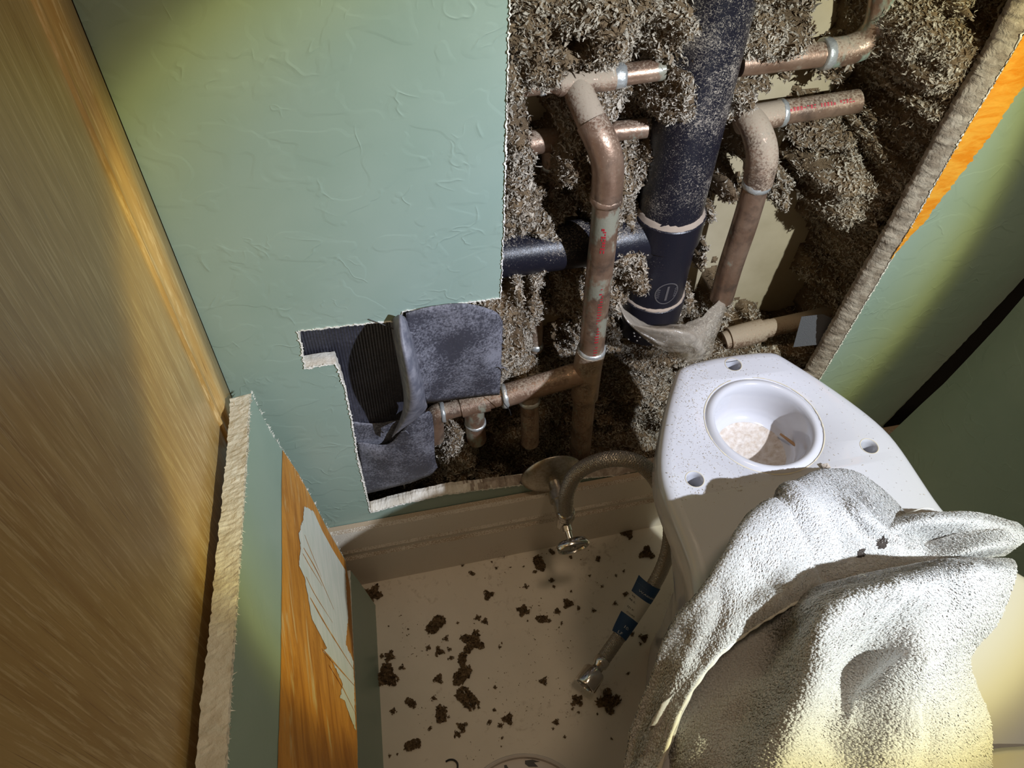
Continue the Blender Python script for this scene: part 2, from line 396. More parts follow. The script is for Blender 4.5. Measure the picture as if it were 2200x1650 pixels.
g = Mat('chrome', (.62, .60, .57), .16, 1); g.bump(g.noise(60, 3), .15, .0006); CHROME = g.m
g = Mat('dull_chrome', (.50, .47, .42), .35, 1); g.color(g.mix(g.ramp(g.noise(300, 4), [(.4, 0), (.8, 1)]), (.52, .49, .44), (.34, .28, .20))); DULLCHROME = g.m
g = Mat('braided_steel', (.40, .37, .33), .4, .9); BRAID = g.m
HOSECORE = Mat('hose_core', (.10, .085, .07), .7).m
SLOT_SHADE = Mat('painted_slot_shade', (.01, .01, .01), .9).m  # near-black colour standing in for shade in the wall slot
BLUE = Mat('blue_label', (.008, .05, .145), .45).m; LABELW = Mat('white_label', (.60, .58, .52), .5).m; INKB = Mat('black_ink', (.02, .02, .02), .6).m; INKW = Mat('white_ink', (.62, .64, .66), .6).m
WIRE = Mat('black_wire', (.008, .008, .012), .4).m
WHITEPL = Mat('white_plastic', (.62, .58, .56), .35).m
g = Mat('clear_plastic_film', (.62, .55, .45), .16); g.b.inputs['Transmission Weight'].default_value = .0; g.b.inputs['Alpha'].default_value = .30; g.b.inputs['IOR'].default_value = 1.5
g.b.inputs['Specular IOR Level'].default_value = 1.0; g.bump(g.noise(60, 3, .5, None, 1), .6, .003); FILM = g.m
g = Mat('splinter_wood', (.45, .27, .14), .8); SPLINT = g.m
NAIL = Mat('nail_steel', (.3, .26, .22), .5, .7).m

# ------------------------------------------------------------------ setting: walls, floor, baseboard
def W(px, py, y=0.0): return P(px, py, 'y', y)
# opening cut in the back wall (photo outline, clockwise from top left)
op = [W(1097, -160), W(1095, 0), W(1088, 250), W(1082, 500), W(1075, 640), W(960, 655), W(868, 668), W(850, 690), W(800, 693), W(640, 711),
      W(648, 745), W(655, 790), W(690, 784), W(722, 780), W(740, 830), W(755, 900), W(768, 980), W(782, 1040), W(796, 1100),
      W(860, 1083), W(950, 1062), W(1060, 1048), W(1200, 1030), W(1330, 1020), W(1500, 985), W(1650, 930),
      W(1760, 815), W(1850, 665), W(1960, 480), W(2070, 285), W(2170, 120), W(2235, 0), W(2320, -160)]
opj = jag(op, .0030, .00025)
slot = jag([W(2330, 460), W(2200, 597), W(2060, 748), W(1898, 914), W(1885, 950), W(1930, 965), W(2060, 860), W(2230, 690), W(2360, 560)], .004, .0004)
XL = -.1155
outer = [Vector((XL, 0, 0)), Vector((1.1, 0, 0)), Vector((1.1, 0, 1.25)), Vector((XL, 0, 1.25))]
wall = slab('wall_back', outer, [opj, slot], (0, -1, 0), .013, GREEN, GYPSUM, mback=BROWNPAPER); wall['kind'] = 'structure'
# dusty cut edge on the right-hand side of the opening
def edge_strip(name, path, w0, w1, mat, y0=-.0008, th=.0135, amp=.0006):
    V = []; Fc = []; n = len(path)
    for i, p in enumerate(path):
        t = (path[min(i + 1, n - 1)] - path[max(i - 1, 0)]).normalized(); s = Vector((t.z, 0, -t.x))
        r = [random.gauss(0, amp) for _ in range(3)]
        for k, (u, y) in enumerate(((w0, y0), (w1, y0 - .0003), (w1, y0 + th), (w0, y0 + th))):
            V.append(p + s * (u + r[k % 3] * (1 if k in (0, 1) else .5)) + Vector((0, y, 0)))
    for i in range(n - 1):
        for k in range(4): a = i * 4 + k; b = i * 4 + (k + 1) % 4; Fc.append((a, b, b + 4, a + 4))
    return mesh_obj(name, V, Fc, mat, wall)
redge = jag([W(1742, 808), W(1760, 790), W(1850, 645), W(1960, 455), W(2070, 262), W(2160, 100), W(2225, -20), W(2300, -150)], .0018, .0004, closed=False)
# front face rim of torn paper
def rim(name, pts, wdt, mat, side=1, lift=.0007):
    V = []; Fc = []; n = len(pts)
    for i, p in enumerate(pts):
        t = (pts[min(i + 1, n - 1)] - pts[max(i - 1, 0)]).normalized(); s = Vector((t.z, 0, -t.x)) * side
        a = abs(random.gauss(.35, .5)) * wdt; b = abs(random.gauss(.3, .5)) * wdt
        V += [p - s * a + Vector((0, -lift, 0)), p + s * b + Vector((0, -lift - abs(random.gauss(0, .0005)), 0)), p + s * b * .6 + Vector((0, .0012, 0))]
    for i in range(n - 1):
        for k in range(2): a = i * 3 + k; Fc.append((a, a + 1, a + 4, a + 3))
    return mesh_obj(name, V, Fc, mat, wall)
L1 = jag(op[0:5], .0012, .0003, closed=False); rim('torn_paper_edge', L1, .0008, PAPER)
L2 = jag(op[4:10], .0012, .0003, closed=False); rim('torn_paper_edge', L2, .0010, PAPER)
L3 = jag(op[9:19], .0012, .0003, closed=False); rim('torn_paper_edge', L3, .0012, PAPER)
L4 = jag(op[18:24], .0015, .0003, closed=False); rim('torn_paper_edge', L4, .0016, PAPER)
L5 = jag(op[25:], .0012, .0003, closed=False); rim('torn_paper_edge', L5, .0009, PAPER)
# broad crumbled gypsum edge visible on the right side: the sheet's own cut face, bevelled toward the room
V = []; Fc = []; fr = jag(op[25:], .0016, .0003, closed=False)
for i, p in enumerate(fr):
    d = .0118 + .0012 * float(fbm(p.x * 130, p.z * 130, 0, 8, 3)) + random.gauss(0, .0003)
    V += [p + Vector((0, -.0001, 0)), p + Vector((-d * .55, .0028 + random.gauss(0, .0004), .0015)), p + Vector((-d, .008 + random.gauss(0, .0005), .002)), p + Vector((-d, .0135, .002)), p + Vector((.002, .0135, 0))]
for i in range(len(fr) - 1):
    for k in range(4): a = i * 5 + k; Fc.append((a, a + 5, a + 6, a + 1))
e_ = mesh_obj('crumbled_gypsum_edge', V, Fc, GYPDUST, wall, smooth=True); e_['label'] = 'dusty brown cut face of the drywall'
# orange strip of old paint beside the right cut edge
lft = [W(2240, 0), W(2170, 120), W(2070, 285), W(1960, 480), W(1912, 556)]
rgt = [W(1935, 530), W(1960, 500), W(1990, 470), W(2010, 440), W(2045, 395), W(2095, 330), W(2130, 285), W(2175, 215), W(2220, 150), W(2330, 10)]
orp = jag(lft, .002, .0002, closed=False)[:-1] + jag([lft[-1]] + rgt, .0016, .0008, closed=False)
o = overlay('orange_paint_patch', orp, (0, -1, 0), ORANGE, wall, .0012); o['label'] = 'strip of old orange paint beside the cut edge'

# inside of the wall: tan board, studs, black shade sheet behind the slot
V = []; Fc = []; box((-.13, .115, 0), (.86, .128, 1.25), V, Fc); o = mesh_obj('wall_inner', V, Fc, KRAFT); o['kind'] = 'structure'
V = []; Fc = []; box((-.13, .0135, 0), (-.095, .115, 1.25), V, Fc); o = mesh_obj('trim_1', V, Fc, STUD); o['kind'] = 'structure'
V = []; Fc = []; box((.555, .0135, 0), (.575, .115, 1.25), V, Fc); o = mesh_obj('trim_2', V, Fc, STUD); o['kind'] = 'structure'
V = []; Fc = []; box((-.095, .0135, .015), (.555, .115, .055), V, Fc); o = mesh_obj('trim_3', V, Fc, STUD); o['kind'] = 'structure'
V = []; Fc = []; box((.575, .0135, 0), (.86, .02, .6), V, Fc); o = mesh_obj('slot_shade_sheet', V, Fc, SLOT_SHADE); o['kind'] = 'structure'  # no real part: black sheet added so the slot's shade is painted in
# floor
V = []; Fc = []; box((-.8, -1.2, -.02), (1.1, .13, 0), V, Fc); o = mesh_obj('floor', V, Fc, VINYL); o['kind'] = 'structure'
# baseboard, profile swept along the wall
prof = [(-.001, .122), (-.006, .1215), (-.0085, .117), (-.0095, .100), (-.0105, .082), (-.0125, .078), (-.0115, .074), (-.0115, .070), (-.0145, .066), (-.0148, .0), (-.001, 0)]
V = []; Fc = []; xs = np.linspace(-.078, 1.05, 90)
for i, x in enumerate(xs):
    for (y, z) in prof: V.append(Vector((x, y, z * (1 - .07 * (x + .078)))))
k = len(prof)
for i in range(len(xs) - 1):
    for j in range(k): a = i * k + j; b = i * k + (j + 1) % k; Fc.append((a, a + k, b + k, b))
Fc.append(tuple(range(k))); Fc.append(tuple(range((len(xs) - 1) * k, len(xs) * k))[::-1])
o = mesh_obj('baseboard_back', V, Fc, TRIM); o['kind'] = 'structure'
bm = bmesh.new(); bm.from_mesh(o.data); bmesh.ops.recalc_face_normals(bm, faces=bm.faces); bm.to_mesh(o.data); bm.free()

# ------------------------------------------------------------------ oak cabinet side at the left
cab = empty('wooden_cabinet', (-.125, -.3, 0), 'tall golden oak cabinet side with vertical grain filling the left edge', 'cabinet')
V = []; Fc = []; box((-.14, -.75, .0), (-.1185, -.003, 1.2), V, Fc); mesh_obj('side_panel', V, Fc, OAK, cab)
# moulded stile along the wall: profile in (x, y)
pr = [(-.119, -.002), (-.1155, -.002), (-.1152, -.0285), (-.1158, -.031), (-.1178, -.034), (-.1184, -.0385), (-.1172, -.043), (-.1163, -.0455), (-.1166, -.047), (-.1186, -.0485), (-.12, -.05)]
V = []; Fc = []; zs = [0, 1.2]
for z in zs:
    for (x, y) in pr: V.append(Vector((x, y, z)))
k = len(pr)
for j in range(k - 1): Fc.append((j, j + 1, j + 1 + k, j + k))
Fc.append(tuple(range(k, 2 * k))); o = mesh_obj('stile_moulding', V, Fc, OAK, cab, smooth=True)
bm = bmesh.new(); bm.from_mesh(o.data); bmesh.ops.recalc_face_normals(bm, faces=bm.faces); bm.to_mesh(o.data); bm.free()

# ------------------------------------------------------------------ leaning drywall cut-out, left
F1 = W(540, 845, -.02); F2 = P(490, 1650, 'x', -.098); F3 = W(742, 1200, -.03)
nr = (F2 - F1).cross(F3 - F1).normalized()
if nr.x < 0: nr = -nr
Q = lambda px, py: PP(px, py, F1, nr)
dw = empty('drywall_cutout', Q(740, 1700), 'drywall cut-out with green and rubbed orange paint leaning on the oak cabinet', 'drywall')
top = [Q(540, 845), Q(556, 880), Q(580, 925), Q(606, 965), Q(640, 1015), Q(672, 1075), Q(705, 1140), Q(742, 1203), Q(752, 1262), Q(762, 1450), Q(768, 1600), Q(772, 1900), Q(476, 1900), Q(488, 1650), Q(500, 1450), Q(512, 1280), Q(524, 1100), Q(534, 950)]
pj = jag(top, .0018, .0005)
slab('gypsum_board', pj, [], nr, .0127, GREEN2, GYPSUM, dw, mback=BROWNPAPER)
b = jag([Q(606, 967), Q(640, 1017), Q(672, 1077), Q(705, 1142), Q(741, 1205), Q(751, 1262), Q(761, 1450), Q(767, 1600), Q(771, 1890)], .002, .0003, closed=False)
c_ = [Q(590, 1890), Q(595, 1650), Q(602, 1450), Q(605, 1200), Q(604, 1050)]
op_ = b + jag(c_, .003, .0002, closed=False)
o = overlay('orange_stained_area', op_, nr, ORANGE2, dw, .0004); o['label'] = 'rubbed orange stained half of the board'
wp = [(652, 1088), (672, 1100), (690, 1140), (712, 1180), (740, 1225), (746, 1330), (741, 1385), (757, 1420), (759, 1480), (762, 1570), (750, 1540), (738, 1505), (728, 1500), (734, 1470), (712, 1420), (692, 1400), (700, 1392), (668, 1330), (652, 1240), (640, 1215), (644, 1180), (640, 1150), (648, 1120)]
o = overlay('white_primer_patch', jag([Q(*p) for p in wp], .002, .0007), nr, PRIMER, dw, .0008); o['label'] = 'bare white patch with brown scratches'
# scratches through the white patch
for (x0, y0, x1, y1, wd) in [(648, 1190, 690, 1260, .0010), (650, 1178, 715, 1310, .0013), (655, 1240, 712, 1338, .0010), (664, 1285, 758, 1440, .0018), (690, 1395, 760, 1475, .0016), (652, 1150, 688, 1240, .0009), (705, 1430, 762, 1535, .0014)]:
    pts = catmull([Q(x0, y0), Q(x0 * .6 + x1 * .4 + random.uniform(-4, 4), y0 * .6 + y1 * .4), Q(x1, y1)], 10); V = []; Fc = []
    for i, p in enumerate(pts):
        t = (pts[min(i + 1, len(pts) - 1)] - pts[max(i - 1, 0)]).normalized(); s = nr.cross(t); ww = wd * (.35 + .65 * math.sin(math.pi * min(1, .15 + i / len(pts)))) * random.uniform(.8, 1.2)
        V += [p + s * ww * .6 + nr * .0011, p - s * ww * .6 + nr * .0011]
    for i in range(len(pts) - 1): Fc.append((2 * i, 2 * i + 1, 2 * i + 3, 2 * i + 2))
    mesh_obj('brown_scratch', V, Fc, ORANGE2, dw)
# torn paper fringe along the slanted edge and the top edge
def fringe(pts, nrm, parent, mat, n, ln=.003, name='paper_fringe'):
    V = []; Fc = []
    for i in range(n):
        u = random.random() * (len(pts) - 1); a = int(u); p = Vector(pts[a]).lerp(Vector(pts[a + 1]), u - a)
        t = (Vector(pts[a + 1]) - Vector(pts[a])).normalized(); o_ = nrm.cross(t).normalized() * random.choice((1, -1, 1))
        d = (o_ * random.gauss(0, .7) + nrm * abs(random.gauss(.2, .4)) + t * random.gauss(0, .6)).normalized() * ln * random.uniform(.3, 1.2)
        wv_ = t * ln * random.uniform(.12, .35); q = len(V)
        V += [p - wv_, p + wv_, p + d + wv_ * .3 + nrm * ln * .1, p + d * 1.3]; Fc.append((q, q + 1, q + 2, q + 3))
    return mesh_obj(name, V, Fc, mat, parent)
fringe([Q(*p) for p in [(540, 845), (580, 925), (606, 965), (672, 1075), (742, 1203)]], nr, dw, PAPER, 170, .0022)
fringe([Q(*p) for p in [(540, 845), (534, 950), (524, 1100), (512, 1280), (500, 1450), (488, 1650)]], nr, dw, PAPER, 150, .0018)
# crumbly top edge face over the cut thickness
pts = jag([Q(538, 850), Q(534, 950), Q(524, 1100), Q(512, 1280), Q(500, 1450), Q(488, 1650), Q(476, 1900)], .002, .0001, closed=False); V = []; Fc = []
for i, p in enumerate(pts):
    for k in range(5): V.append(p - nr * (.0005 + .0032 * k) + Vector((random.gauss(0, .0002), 0, .0008 + .0022 * float(fbm(p.y * 160, k * .7, 0, 6, 3)) + random.gauss(0, .00012))) + (Vector((-.0008 - .002 * float(fbm(p.y * 210, 3, 0, 9, 3)), 0, 0)) if k == 4 else Vector((0, 0, 0))))
for i in range(len(pts) - 1):
    for k in range(4): a = i * 5 + k; Fc.append((a, a + 1, a + 6, a + 5))
mesh_obj('crumbled_top_edge', V, Fc, GYPSUM, dw)
# brown paper flap loose at the far corner
V = [P(503, 862, 'y', -.03), P(512, 905, 'y', -.045), P(500, 960, 'y', -.05), P(484, 965, 'y', -.05), P(488, 935, 'y', -.045), P(499, 905, 'y', -.04)]
V = [Vector((max(v.x, -.1145), v.y, v.z)) for v in V]; V = V + [v + Vector((-.0006, 0, -.0006)) for v in V]
mesh_obj('loose_paper_flap', V, [(0, 1, 2, 3, 4, 5), (11, 10, 9, 8, 7, 6)] + [(i, (i + 1) % 6, 6 + (i + 1) % 6, 6 + i) for i in range(6)], PAPER, dw)

# second, lower scrap of green drywall standing on the floor in front of it
S1 = P(752, 1232, 'z', .075); S2 = P(806, 1300, 'z', 0); S3 = P(826, 1700, 'z', 0); S4 = P(770, 1700, 'z', .075)
n2 = (S2 - S1).cross(S3 - S1).normalized(); n2 = n2 if n2.x > 0 else -n2
Q2 = lambda px, py: PP(px, py, S1, n2)
sc = slab('drywall_scrap', jag([Q2(752, 1225), Q2(768, 1245), Q2(806, 1300), Q2(812, 1420), Q2(820, 1560), Q2(826, 1700), Q2(770, 1700), Q2(762, 1450)], .003, .0004), [], n2, .012, GREEN2, GYPSUM)
tag(sc, 'narrow dark green drywall scrap on the floor below the orange-stained board', 'drywall')

# big dark green sheet leaning at the right
A = W(1902, 940, -.02); B = W(2330, 520, -.02); D = P(1920, 1330, 'z', .0)
n3 = (B - A).cross(D - A).normalized(); n3 = n3 if n3.dot(Vector(CAM) - A) > 0 else -n3
Q3 = lambda px, py: PP(px, py, A, n3)
pn = [Q3(1898, 946), Q3(1940, 906), Q3(1980, 868), Q3(2028, 824), Q3(2087, 762), Q3(2152, 692), Q3(2200, 636), Q3(2400, 440), Q3(2500, 700), Q3(2420, 1240), Q3(2100, 1250), Q3(1980, 1200)]
pn = [p for p in pn]
pnl = slab('drywall_sheet', jag(pn, .004, .0006), [], n3, .0127, GREEN, GYPDUST)
tag(pnl, 'big dark green drywall sheet leaning on the wall right of the toilet', 'drywall')

# ------------------------------------------------------------------ loose cellulose fill of the wall cavity
def flakes(pts, nrm, size, tone, lift=.0006, asp=(.25, .55), curl=.5):
    """small bent paper flakes: 6 verts / 2 quads each (numpy)"""
    n = len(pts); pts = np.asarray(pts); nrm = np.asarray(nrm)
    d = RNG.normal(size=(n, 3)); u = d / np.linalg.norm(d, axis=1, keepdims=True)
    nn = nrm + RNG.normal(size=(n, 3)) * .75; nn /= np.linalg.norm(nn, axis=1, keepdims=True)
    u = u - nn * (u * nn).sum(1, keepdims=True); u /= np.linalg.norm(u, axis=1, keepdims=True); v = np.cross(nn, u)
    L = size * RNG.uniform(.5, 1.5, n)[:, None]; Wd = L * RNG.uniform(asp[0], asp[1], n)[:, None]
    cu = L * RNG.uniform(-curl, curl, (n, 1)); c = pts + nrm * lift; tw = RNG.normal(0, .5, (n, 1)); out = []
    for k, tt in enumerate((-.5, -.18, .18, .5)):
        wv = Wd * .5 * (RNG.uniform(.15, .7, (n, 1)) if k in (0, 3) else RNG.uniform(.7, 1.2, (n, 1))); ca, sa = np.cos(tw * (k - 1.5)), np.sin(tw * (k - 1.5))
        q_ = c + u * L * tt + nn * cu * (4 * tt * tt) + v * L * .12 * RNG.normal(0, .6, (n, 1)); dd = v * ca + nn * sa; out += [q_ - dd * wv, q_ + dd * wv]
    V = np.stack(out, 1).reshape(-1, 3); i = np.arange(n)[:, None] * 8
    Fq = np.concatenate([i + np.array([[0, 1, 3, 2]]), i + np.array([[2, 3, 5, 4]]), i + np.array([[4, 5, 7, 6]])], 0)
    return V, Fq, np.repeat(tone, 8)

GS = .0022
xs = np.arange(-.09, .553, GS); zs = np.arange(.056, .86, GS)
GX, GZ = np.meshgrid(xs, zs)
lum = fbm(GX * 24, GZ * 24, 0, 3, 5); lum2 = fbm(GX * 95, GZ * 95, 5, 9, 3)
HY = .070 - (lum - .47) * .085
def feat(px, py, rx, ry, y, k=4, soft=1.0, dep=.06):
    """pull the fibre surface to depth y around the photo spot (px,py)"""
    global HY
    c = P(px, py, 'y', dep); a = P(px + rx, py, 'y', dep); b = P(px, py + ry, 'y', dep)
    sx_, sz_ = abs(a.x - c.x) + 1e-6, abs(b.z - c.z) + 1e-6
    wob = 1 + (fbm(GX * 60, GZ * 60, 2, 21, 3) - .45) * 1.1
    d = np.sqrt(((GX - c.x) / sx_)**2 + ((GZ - c.z) / sz_)**2) * wob
    w_ = np.exp(-d**k) * soft
    HY = HY * (1 - w_) + (y + (HY - .07) * .35) * w_
FE = [  # left bay
 (1200, 40, 170, 120, .045), (1130, 150, 60, 90, .055), (1330, 60, 90, 80, .040), (1224, 77, 20, 18, .15), (1372, 105, 42, 46, .115), (1150, 235, 70, 34, .118), (1180, 285, 50, 36, .13),
 (1375, 300, 46, 170, .105), (1340, 210, 34, 60, .085), (1330, 300, 30, 70, .080), (1225, 350, 36, 85, .058), (1175, 400, 30, 70, .128), (1118, 390, 42, 70, .060), (1150, 465, 110, 40, .066), (1225, 455, 30, 60, .100),
 (1345, 480, 40, 90, .060), (1250, 540, 34, 60, .125), (1110, 455, 40, 40, .050),
 (1090, 700, 55, 90, .040), (1105, 640, 40, 40, .05), (1080, 620, 20, 20, .13), (1128, 640, 14, 50, .10), (1195, 700, 44, 120, .118), (1228, 660, 24, 56, .058), (1310, 640, 34, 110, .062), (1290, 760, 30, 70, .085), (1180, 780, 80, 46, .115),
 (1120, 790, 50, 24, .10), (985, 945, 42, 60, .030), (950, 990, 40, 40, .03), (1050, 905, 22, 22, .05), (1180, 880, 160, 60, .105), (1300, 860, 120, 90, .098), (1100, 960, 80, 46, .10), (1250, 960, 160, 40, .085), (1395, 850, 46, 60, .075), (1130, 995, 90, 22, .07),
 (1000, 770, 160, 90, .05),
 # right bay
 (1660, 60, 60, 60, .075), (1760, 30, 46, 34, .16), (1700, 175, 100, 26, .16), (1820, 150, 34, 14, .15), (1790, 185, 70, 18, .085), (1680, 205, 46, 10, .09), (1800, 30, 30, 40, .07), (1880, 120, 46, 50, .055), (1930, 40, 34, 60, .07), (1870, 20, 60, 30, .10),
 (1900, 190, 60, 90, .125), (1840, 250, 40, 60, .12), (1960, 150, 40, 110, .085), (1905, 330, 44, 70, .115), (1990, 240, 50, 90, .045), (2060, 90, 110, 120, .025), (1935, 440, 60, 80, .050), (1860, 300, 30, 30, .10),
 (1595, 330, 26, 60, .17), (1540, 430, 20, 90, .17), (1500, 560, 22, 80, .17), (1700, 285, 70, 18, .17), (1690, 330, 20, 24, .16), (1760, 330, 60, 40, .080), (1750, 430, 110, 90, .052), (1840, 420, 60, 70, .050), (1720, 520, 70, 44, .050), (1665, 400, 18, 60, .17), (1625, 560, 60, 90, .18), (1660, 600, 50, 50, .17),
 (1558, 500, 12, 90, .085), (1740, 590, 62, 60, .15), (1810, 560, 50, 60, .085), (1715, 640, 40, 44, .15), (1665, 660, 40, 24, .075), (1850, 540, 30, 50, .045), (1790, 650, 50, 40, .05), (1760, 740, 60, 60, .045), (1620, 690, 80, 26, .065), (1690, 690, 50, 30, .09), (1600, 770, 90, 30, .06),
 (1500, 680, 60, 40, .070), (1560, 650, 30, 30, .075), (1700, 790, 90, 50, .04), (1490, 720, 60, 60, .09)]
FE += [(1462, 545, 62, 66, .13), (1420, 640, 60, 60, .13), (1400, 700, 50, 36, .12), (1450, 470, 66, 60, .13)]
FE += [(1990, 210, 72, 150, .028), (2040, 110, 95, 110, .022), (1945, 330, 60, 80, .034), (1895, 440, 66, 70, .040), (1845, 520, 34, 46, .042), (1960, 60, 60, 60, .034), (1760, 400, 90, 70, .052)]
FE += [(1835, 95, 70, 44, .112), (1880, 50, 34, 40, .115)]
for f in FE: feat(*f)
for f in [(1720, 168, 110, 26, .22), (1640, 182, 50, 22, .22), (1750, 36, 52, 46, .22), (1510, 520, 30, 120, .22), (1590, 320, 26, 60, .22), (1690, 290, 70, 22, .22), (1640, 520, 56, 110, .22), (1625, 600, 70, 50, .22), (1690, 630, 40, 40, .2), (1150, 245, 30, 20, .2), (1095, 620, 26, 26, .2)]: feat(*f, dep=.11)
for f in [(1745, 590, 62, 74, .111), (1700, 655, 60, 30, .090), (790, 790, 190, 150, .075), (850, 980, 120, 90, .060)]: feat(*f)
lum3 = fbm(GX * 260, GZ * 260, 3, 13, 2)
HY = HY + (lum2 - .45) * -.022 + (lum3 - .38) * -.009
HY = np.clip(HY, .0165, .150)
# keep the fibre out of the pipes' bodies where they stand free
ny = np.gradient(HY, GS, axis=1); nz = np.gradient(HY, GS, axis=0)
nrm = np.stack([ny, -np.ones_like(HY), nz], -1); nrm /= np.linalg.norm(nrm, axis=-1, keepdims=True)
nz_, nx_ = HY.shape
idx = np.arange(nz_ * nx_).reshape(nz_, nx_)
q = np.stack([idx[:-1, :-1], idx[:-1, 1:], idx[1:, 1:], idx[1:, :-1]], -1).reshape(-1, 4)
hm = np.minimum.reduce([HY[:-1, :-1], HY[:-1, 1:], HY[1:, 1:], HY[1:, :-1]]).ravel() < .118
q = q[hm]
base_v = np.stack([GX, HY, GZ], -1).reshape(-1, 3)
btone = (.04 + .30 * fbm(GX * 130, GZ * 130, 1, 4, 3)).ravel()
# flakes on the surface
N = 300000          # more flakes where the fill is steep, so every slope is covered
wgt = (np.clip(1 / np.maximum(.12, -nrm[:-1, :-1, 1]), 1, 3.2) * (HY[:-1, :-1] < .114)).ravel(); wgt /= wgt.sum()
cell = RNG.choice(len(wgt), N, p=wgt); fi = cell // (nx_ - 1) + RNG.random(N) * .99; fj = cell % (nx_ - 1) + RNG.random(N) * .99; i0 = fi.astype(int); j0 = fj.astype(int); a = fi - i0; b = fj - j0
def bil(A): return (A[i0, j0].T * (1 - a) * (1 - b) + A[i0 + 1, j0].T * a * (1 - b) + A[i0, j0 + 1].T * (1 - a) * b + A[i0 + 1, j0 + 1].T * a * b).T
fy = bil(HY); fn = bil(nrm); fn /= np.linalg.norm(fn, axis=1, keepdims=True)
fp = np.stack([xs[0] + fj * GS, fy, zs[0] + fi * GS], 1)
keep = (fy < .113); fp, fn = fp[keep], fn[keep]; n = len(fp)
patch = fbm(fp[:, 0] * 28, fp[:, 2] * 28, 7, 31, 3)
tone = np.clip(RNG.normal(.76, .25, n) - np.clip((patch - .46) * 3, 0, .38) + .0, 0, 1)
tone = np.clip(tone, 0, 1)
sz = np.where(RNG.random(n) < .04, .0070, .0038)
FV, FQ, FT = flakes(fp + RNG.normal(size=(n, 3)) * .0009, fn, sz[:, None], tone, .0008, (.14, .40), .55)
AV = np.concatenate([base_v, FV]); AQ = np.concatenate([q, FQ + len(base_v)]); AT = np.concatenate([btone, FT])
AV[:, 1] = np.minimum(AV[:, 1], .1145 + 0 * AV[:, 1]) * (AV[:, 1] > -1)
AV[len(base_v):, 1] = np.maximum(AV[len(base_v):, 1], .0145)
ins = np_mesh('cellulose_insulation', AV, AQ, CELL, tone=AT, smooth=np.concatenate([np.ones(len(q), bool), np.zeros(len(FQ), bool)]))
tag(ins, 'loose grey-brown cellulose insulation filling the open wall cavity', 'insulation', kind='stuff')

# ------------------------------------------------------------------ pipes
def pxpath(pts, n=8, sm=True):
    """pts: (px, py, Y, width_px) -> smooth centre line and radii"""
    c = [W(p[0], p[1], p[2]) for p in pts]; r = [radius(p[3], cc) for p, cc in zip(pts, c)]
    if not sm or len(c) < 2: return c, r
    path = catmull(c, n) if len(c) > 2 else [c[0].lerp(c[1], i / n) for i in range(n + 1)]
    k = len(c) - 1; rr = [float(np.interp(i * k / (len(path) - 1), range(k + 1), r)) for i in range(len(path))]
    return path, rr
def pipe(name, pts, mat, parent, n=8, label=None, seg=32):
    path, rr = pxpath(pts, n); V, Fc = tube(path, rr, seg); o = mesh_obj(name, V, Fc, mat, parent, smooth=True)
    if label: o['label'] = label
    sm_edges(o); return o
def sm_edges(o, ang=40):
    me = o.data; bm = bmesh.new(); bm.from_mesh(me); bmesh.ops.recalc_face_normals(bm, faces=bm.faces)
    for e in bm.edges:
        if len(e.link_faces) == 2 and e.calc_face_angle(0) > math.radians(ang): e.smooth = False
    bm.to_mesh(me); bm.free()
def ring(name, px, py, y, wpx, axis, mat, parent, ln=.004, bulge=.0008, tilt=None):
    c = W(px, py, y); r = radius(wpx, c); t = Vector(axis).normalized()
    prof = [(-ln, r * .98), (-ln * .8, r + bulge * .6), (-ln * .2, r + bulge), (ln * .5, r + bulge * .8), (ln, r * .98)]
    V, Fc = lathe(c, t, prof, 28)
    V = [v + Vector((random.gauss(0, .0002), random.gauss(0, .0002), random.gauss(0, .0003))) for v in V]
    return mesh_obj(name, V, Fc, mat, parent, smooth=True)
def red_marks(parent_pipe, path, rr, ang, t0, t1, n, wd=.0016):
    V = []; Fc = []
    up = None
    for i in range(n):
        t = t0 + (t1 - t0) * i / n
        if random.random() < .12: continue
        u = t * (len(path) - 1); a = min(int(u), len(path) - 2); p = Vector(path[a]).lerp(Vector(path[a + 1]), u - a); r = rr[a] + (rr[a + 1] - rr[a]) * (u - a)
        ax = (Vector(path[a + 1]) - Vector(path[a])).normalized(); f = Vector((0, -1, 0)); f = (f - ax * f.dot(ax)).normalized(); s = ax.cross(f)
        L = (t1 - t0) / n * .7 * random.uniform(.5, 1.1)
        dl = (Vector(path[-1]) - Vector(path[0])).length * L
        for da in (-1, 0, 1):
            if random.random() < .25: continue
            an = ang + da * wd / r * .8; q_ = len(V)
            for (dz, dd) in ((-.5, -.35), (.5, -.35), (.5, .35), (-.5, .35)):
                an2 = an + dd * wd / r; V.append(p + ax * dl * dz + (f * math.cos(an2) + s * math.sin(an2)) * (r + .00025))
            Fc.append((q_, q_ + 1, q_ + 2, q_ + 3))
    mesh_obj('red_print', V, Fc, RED, parent_pipe)

H = Vector((1, 0, 0)); Vv = Vector((0, 0, 1))
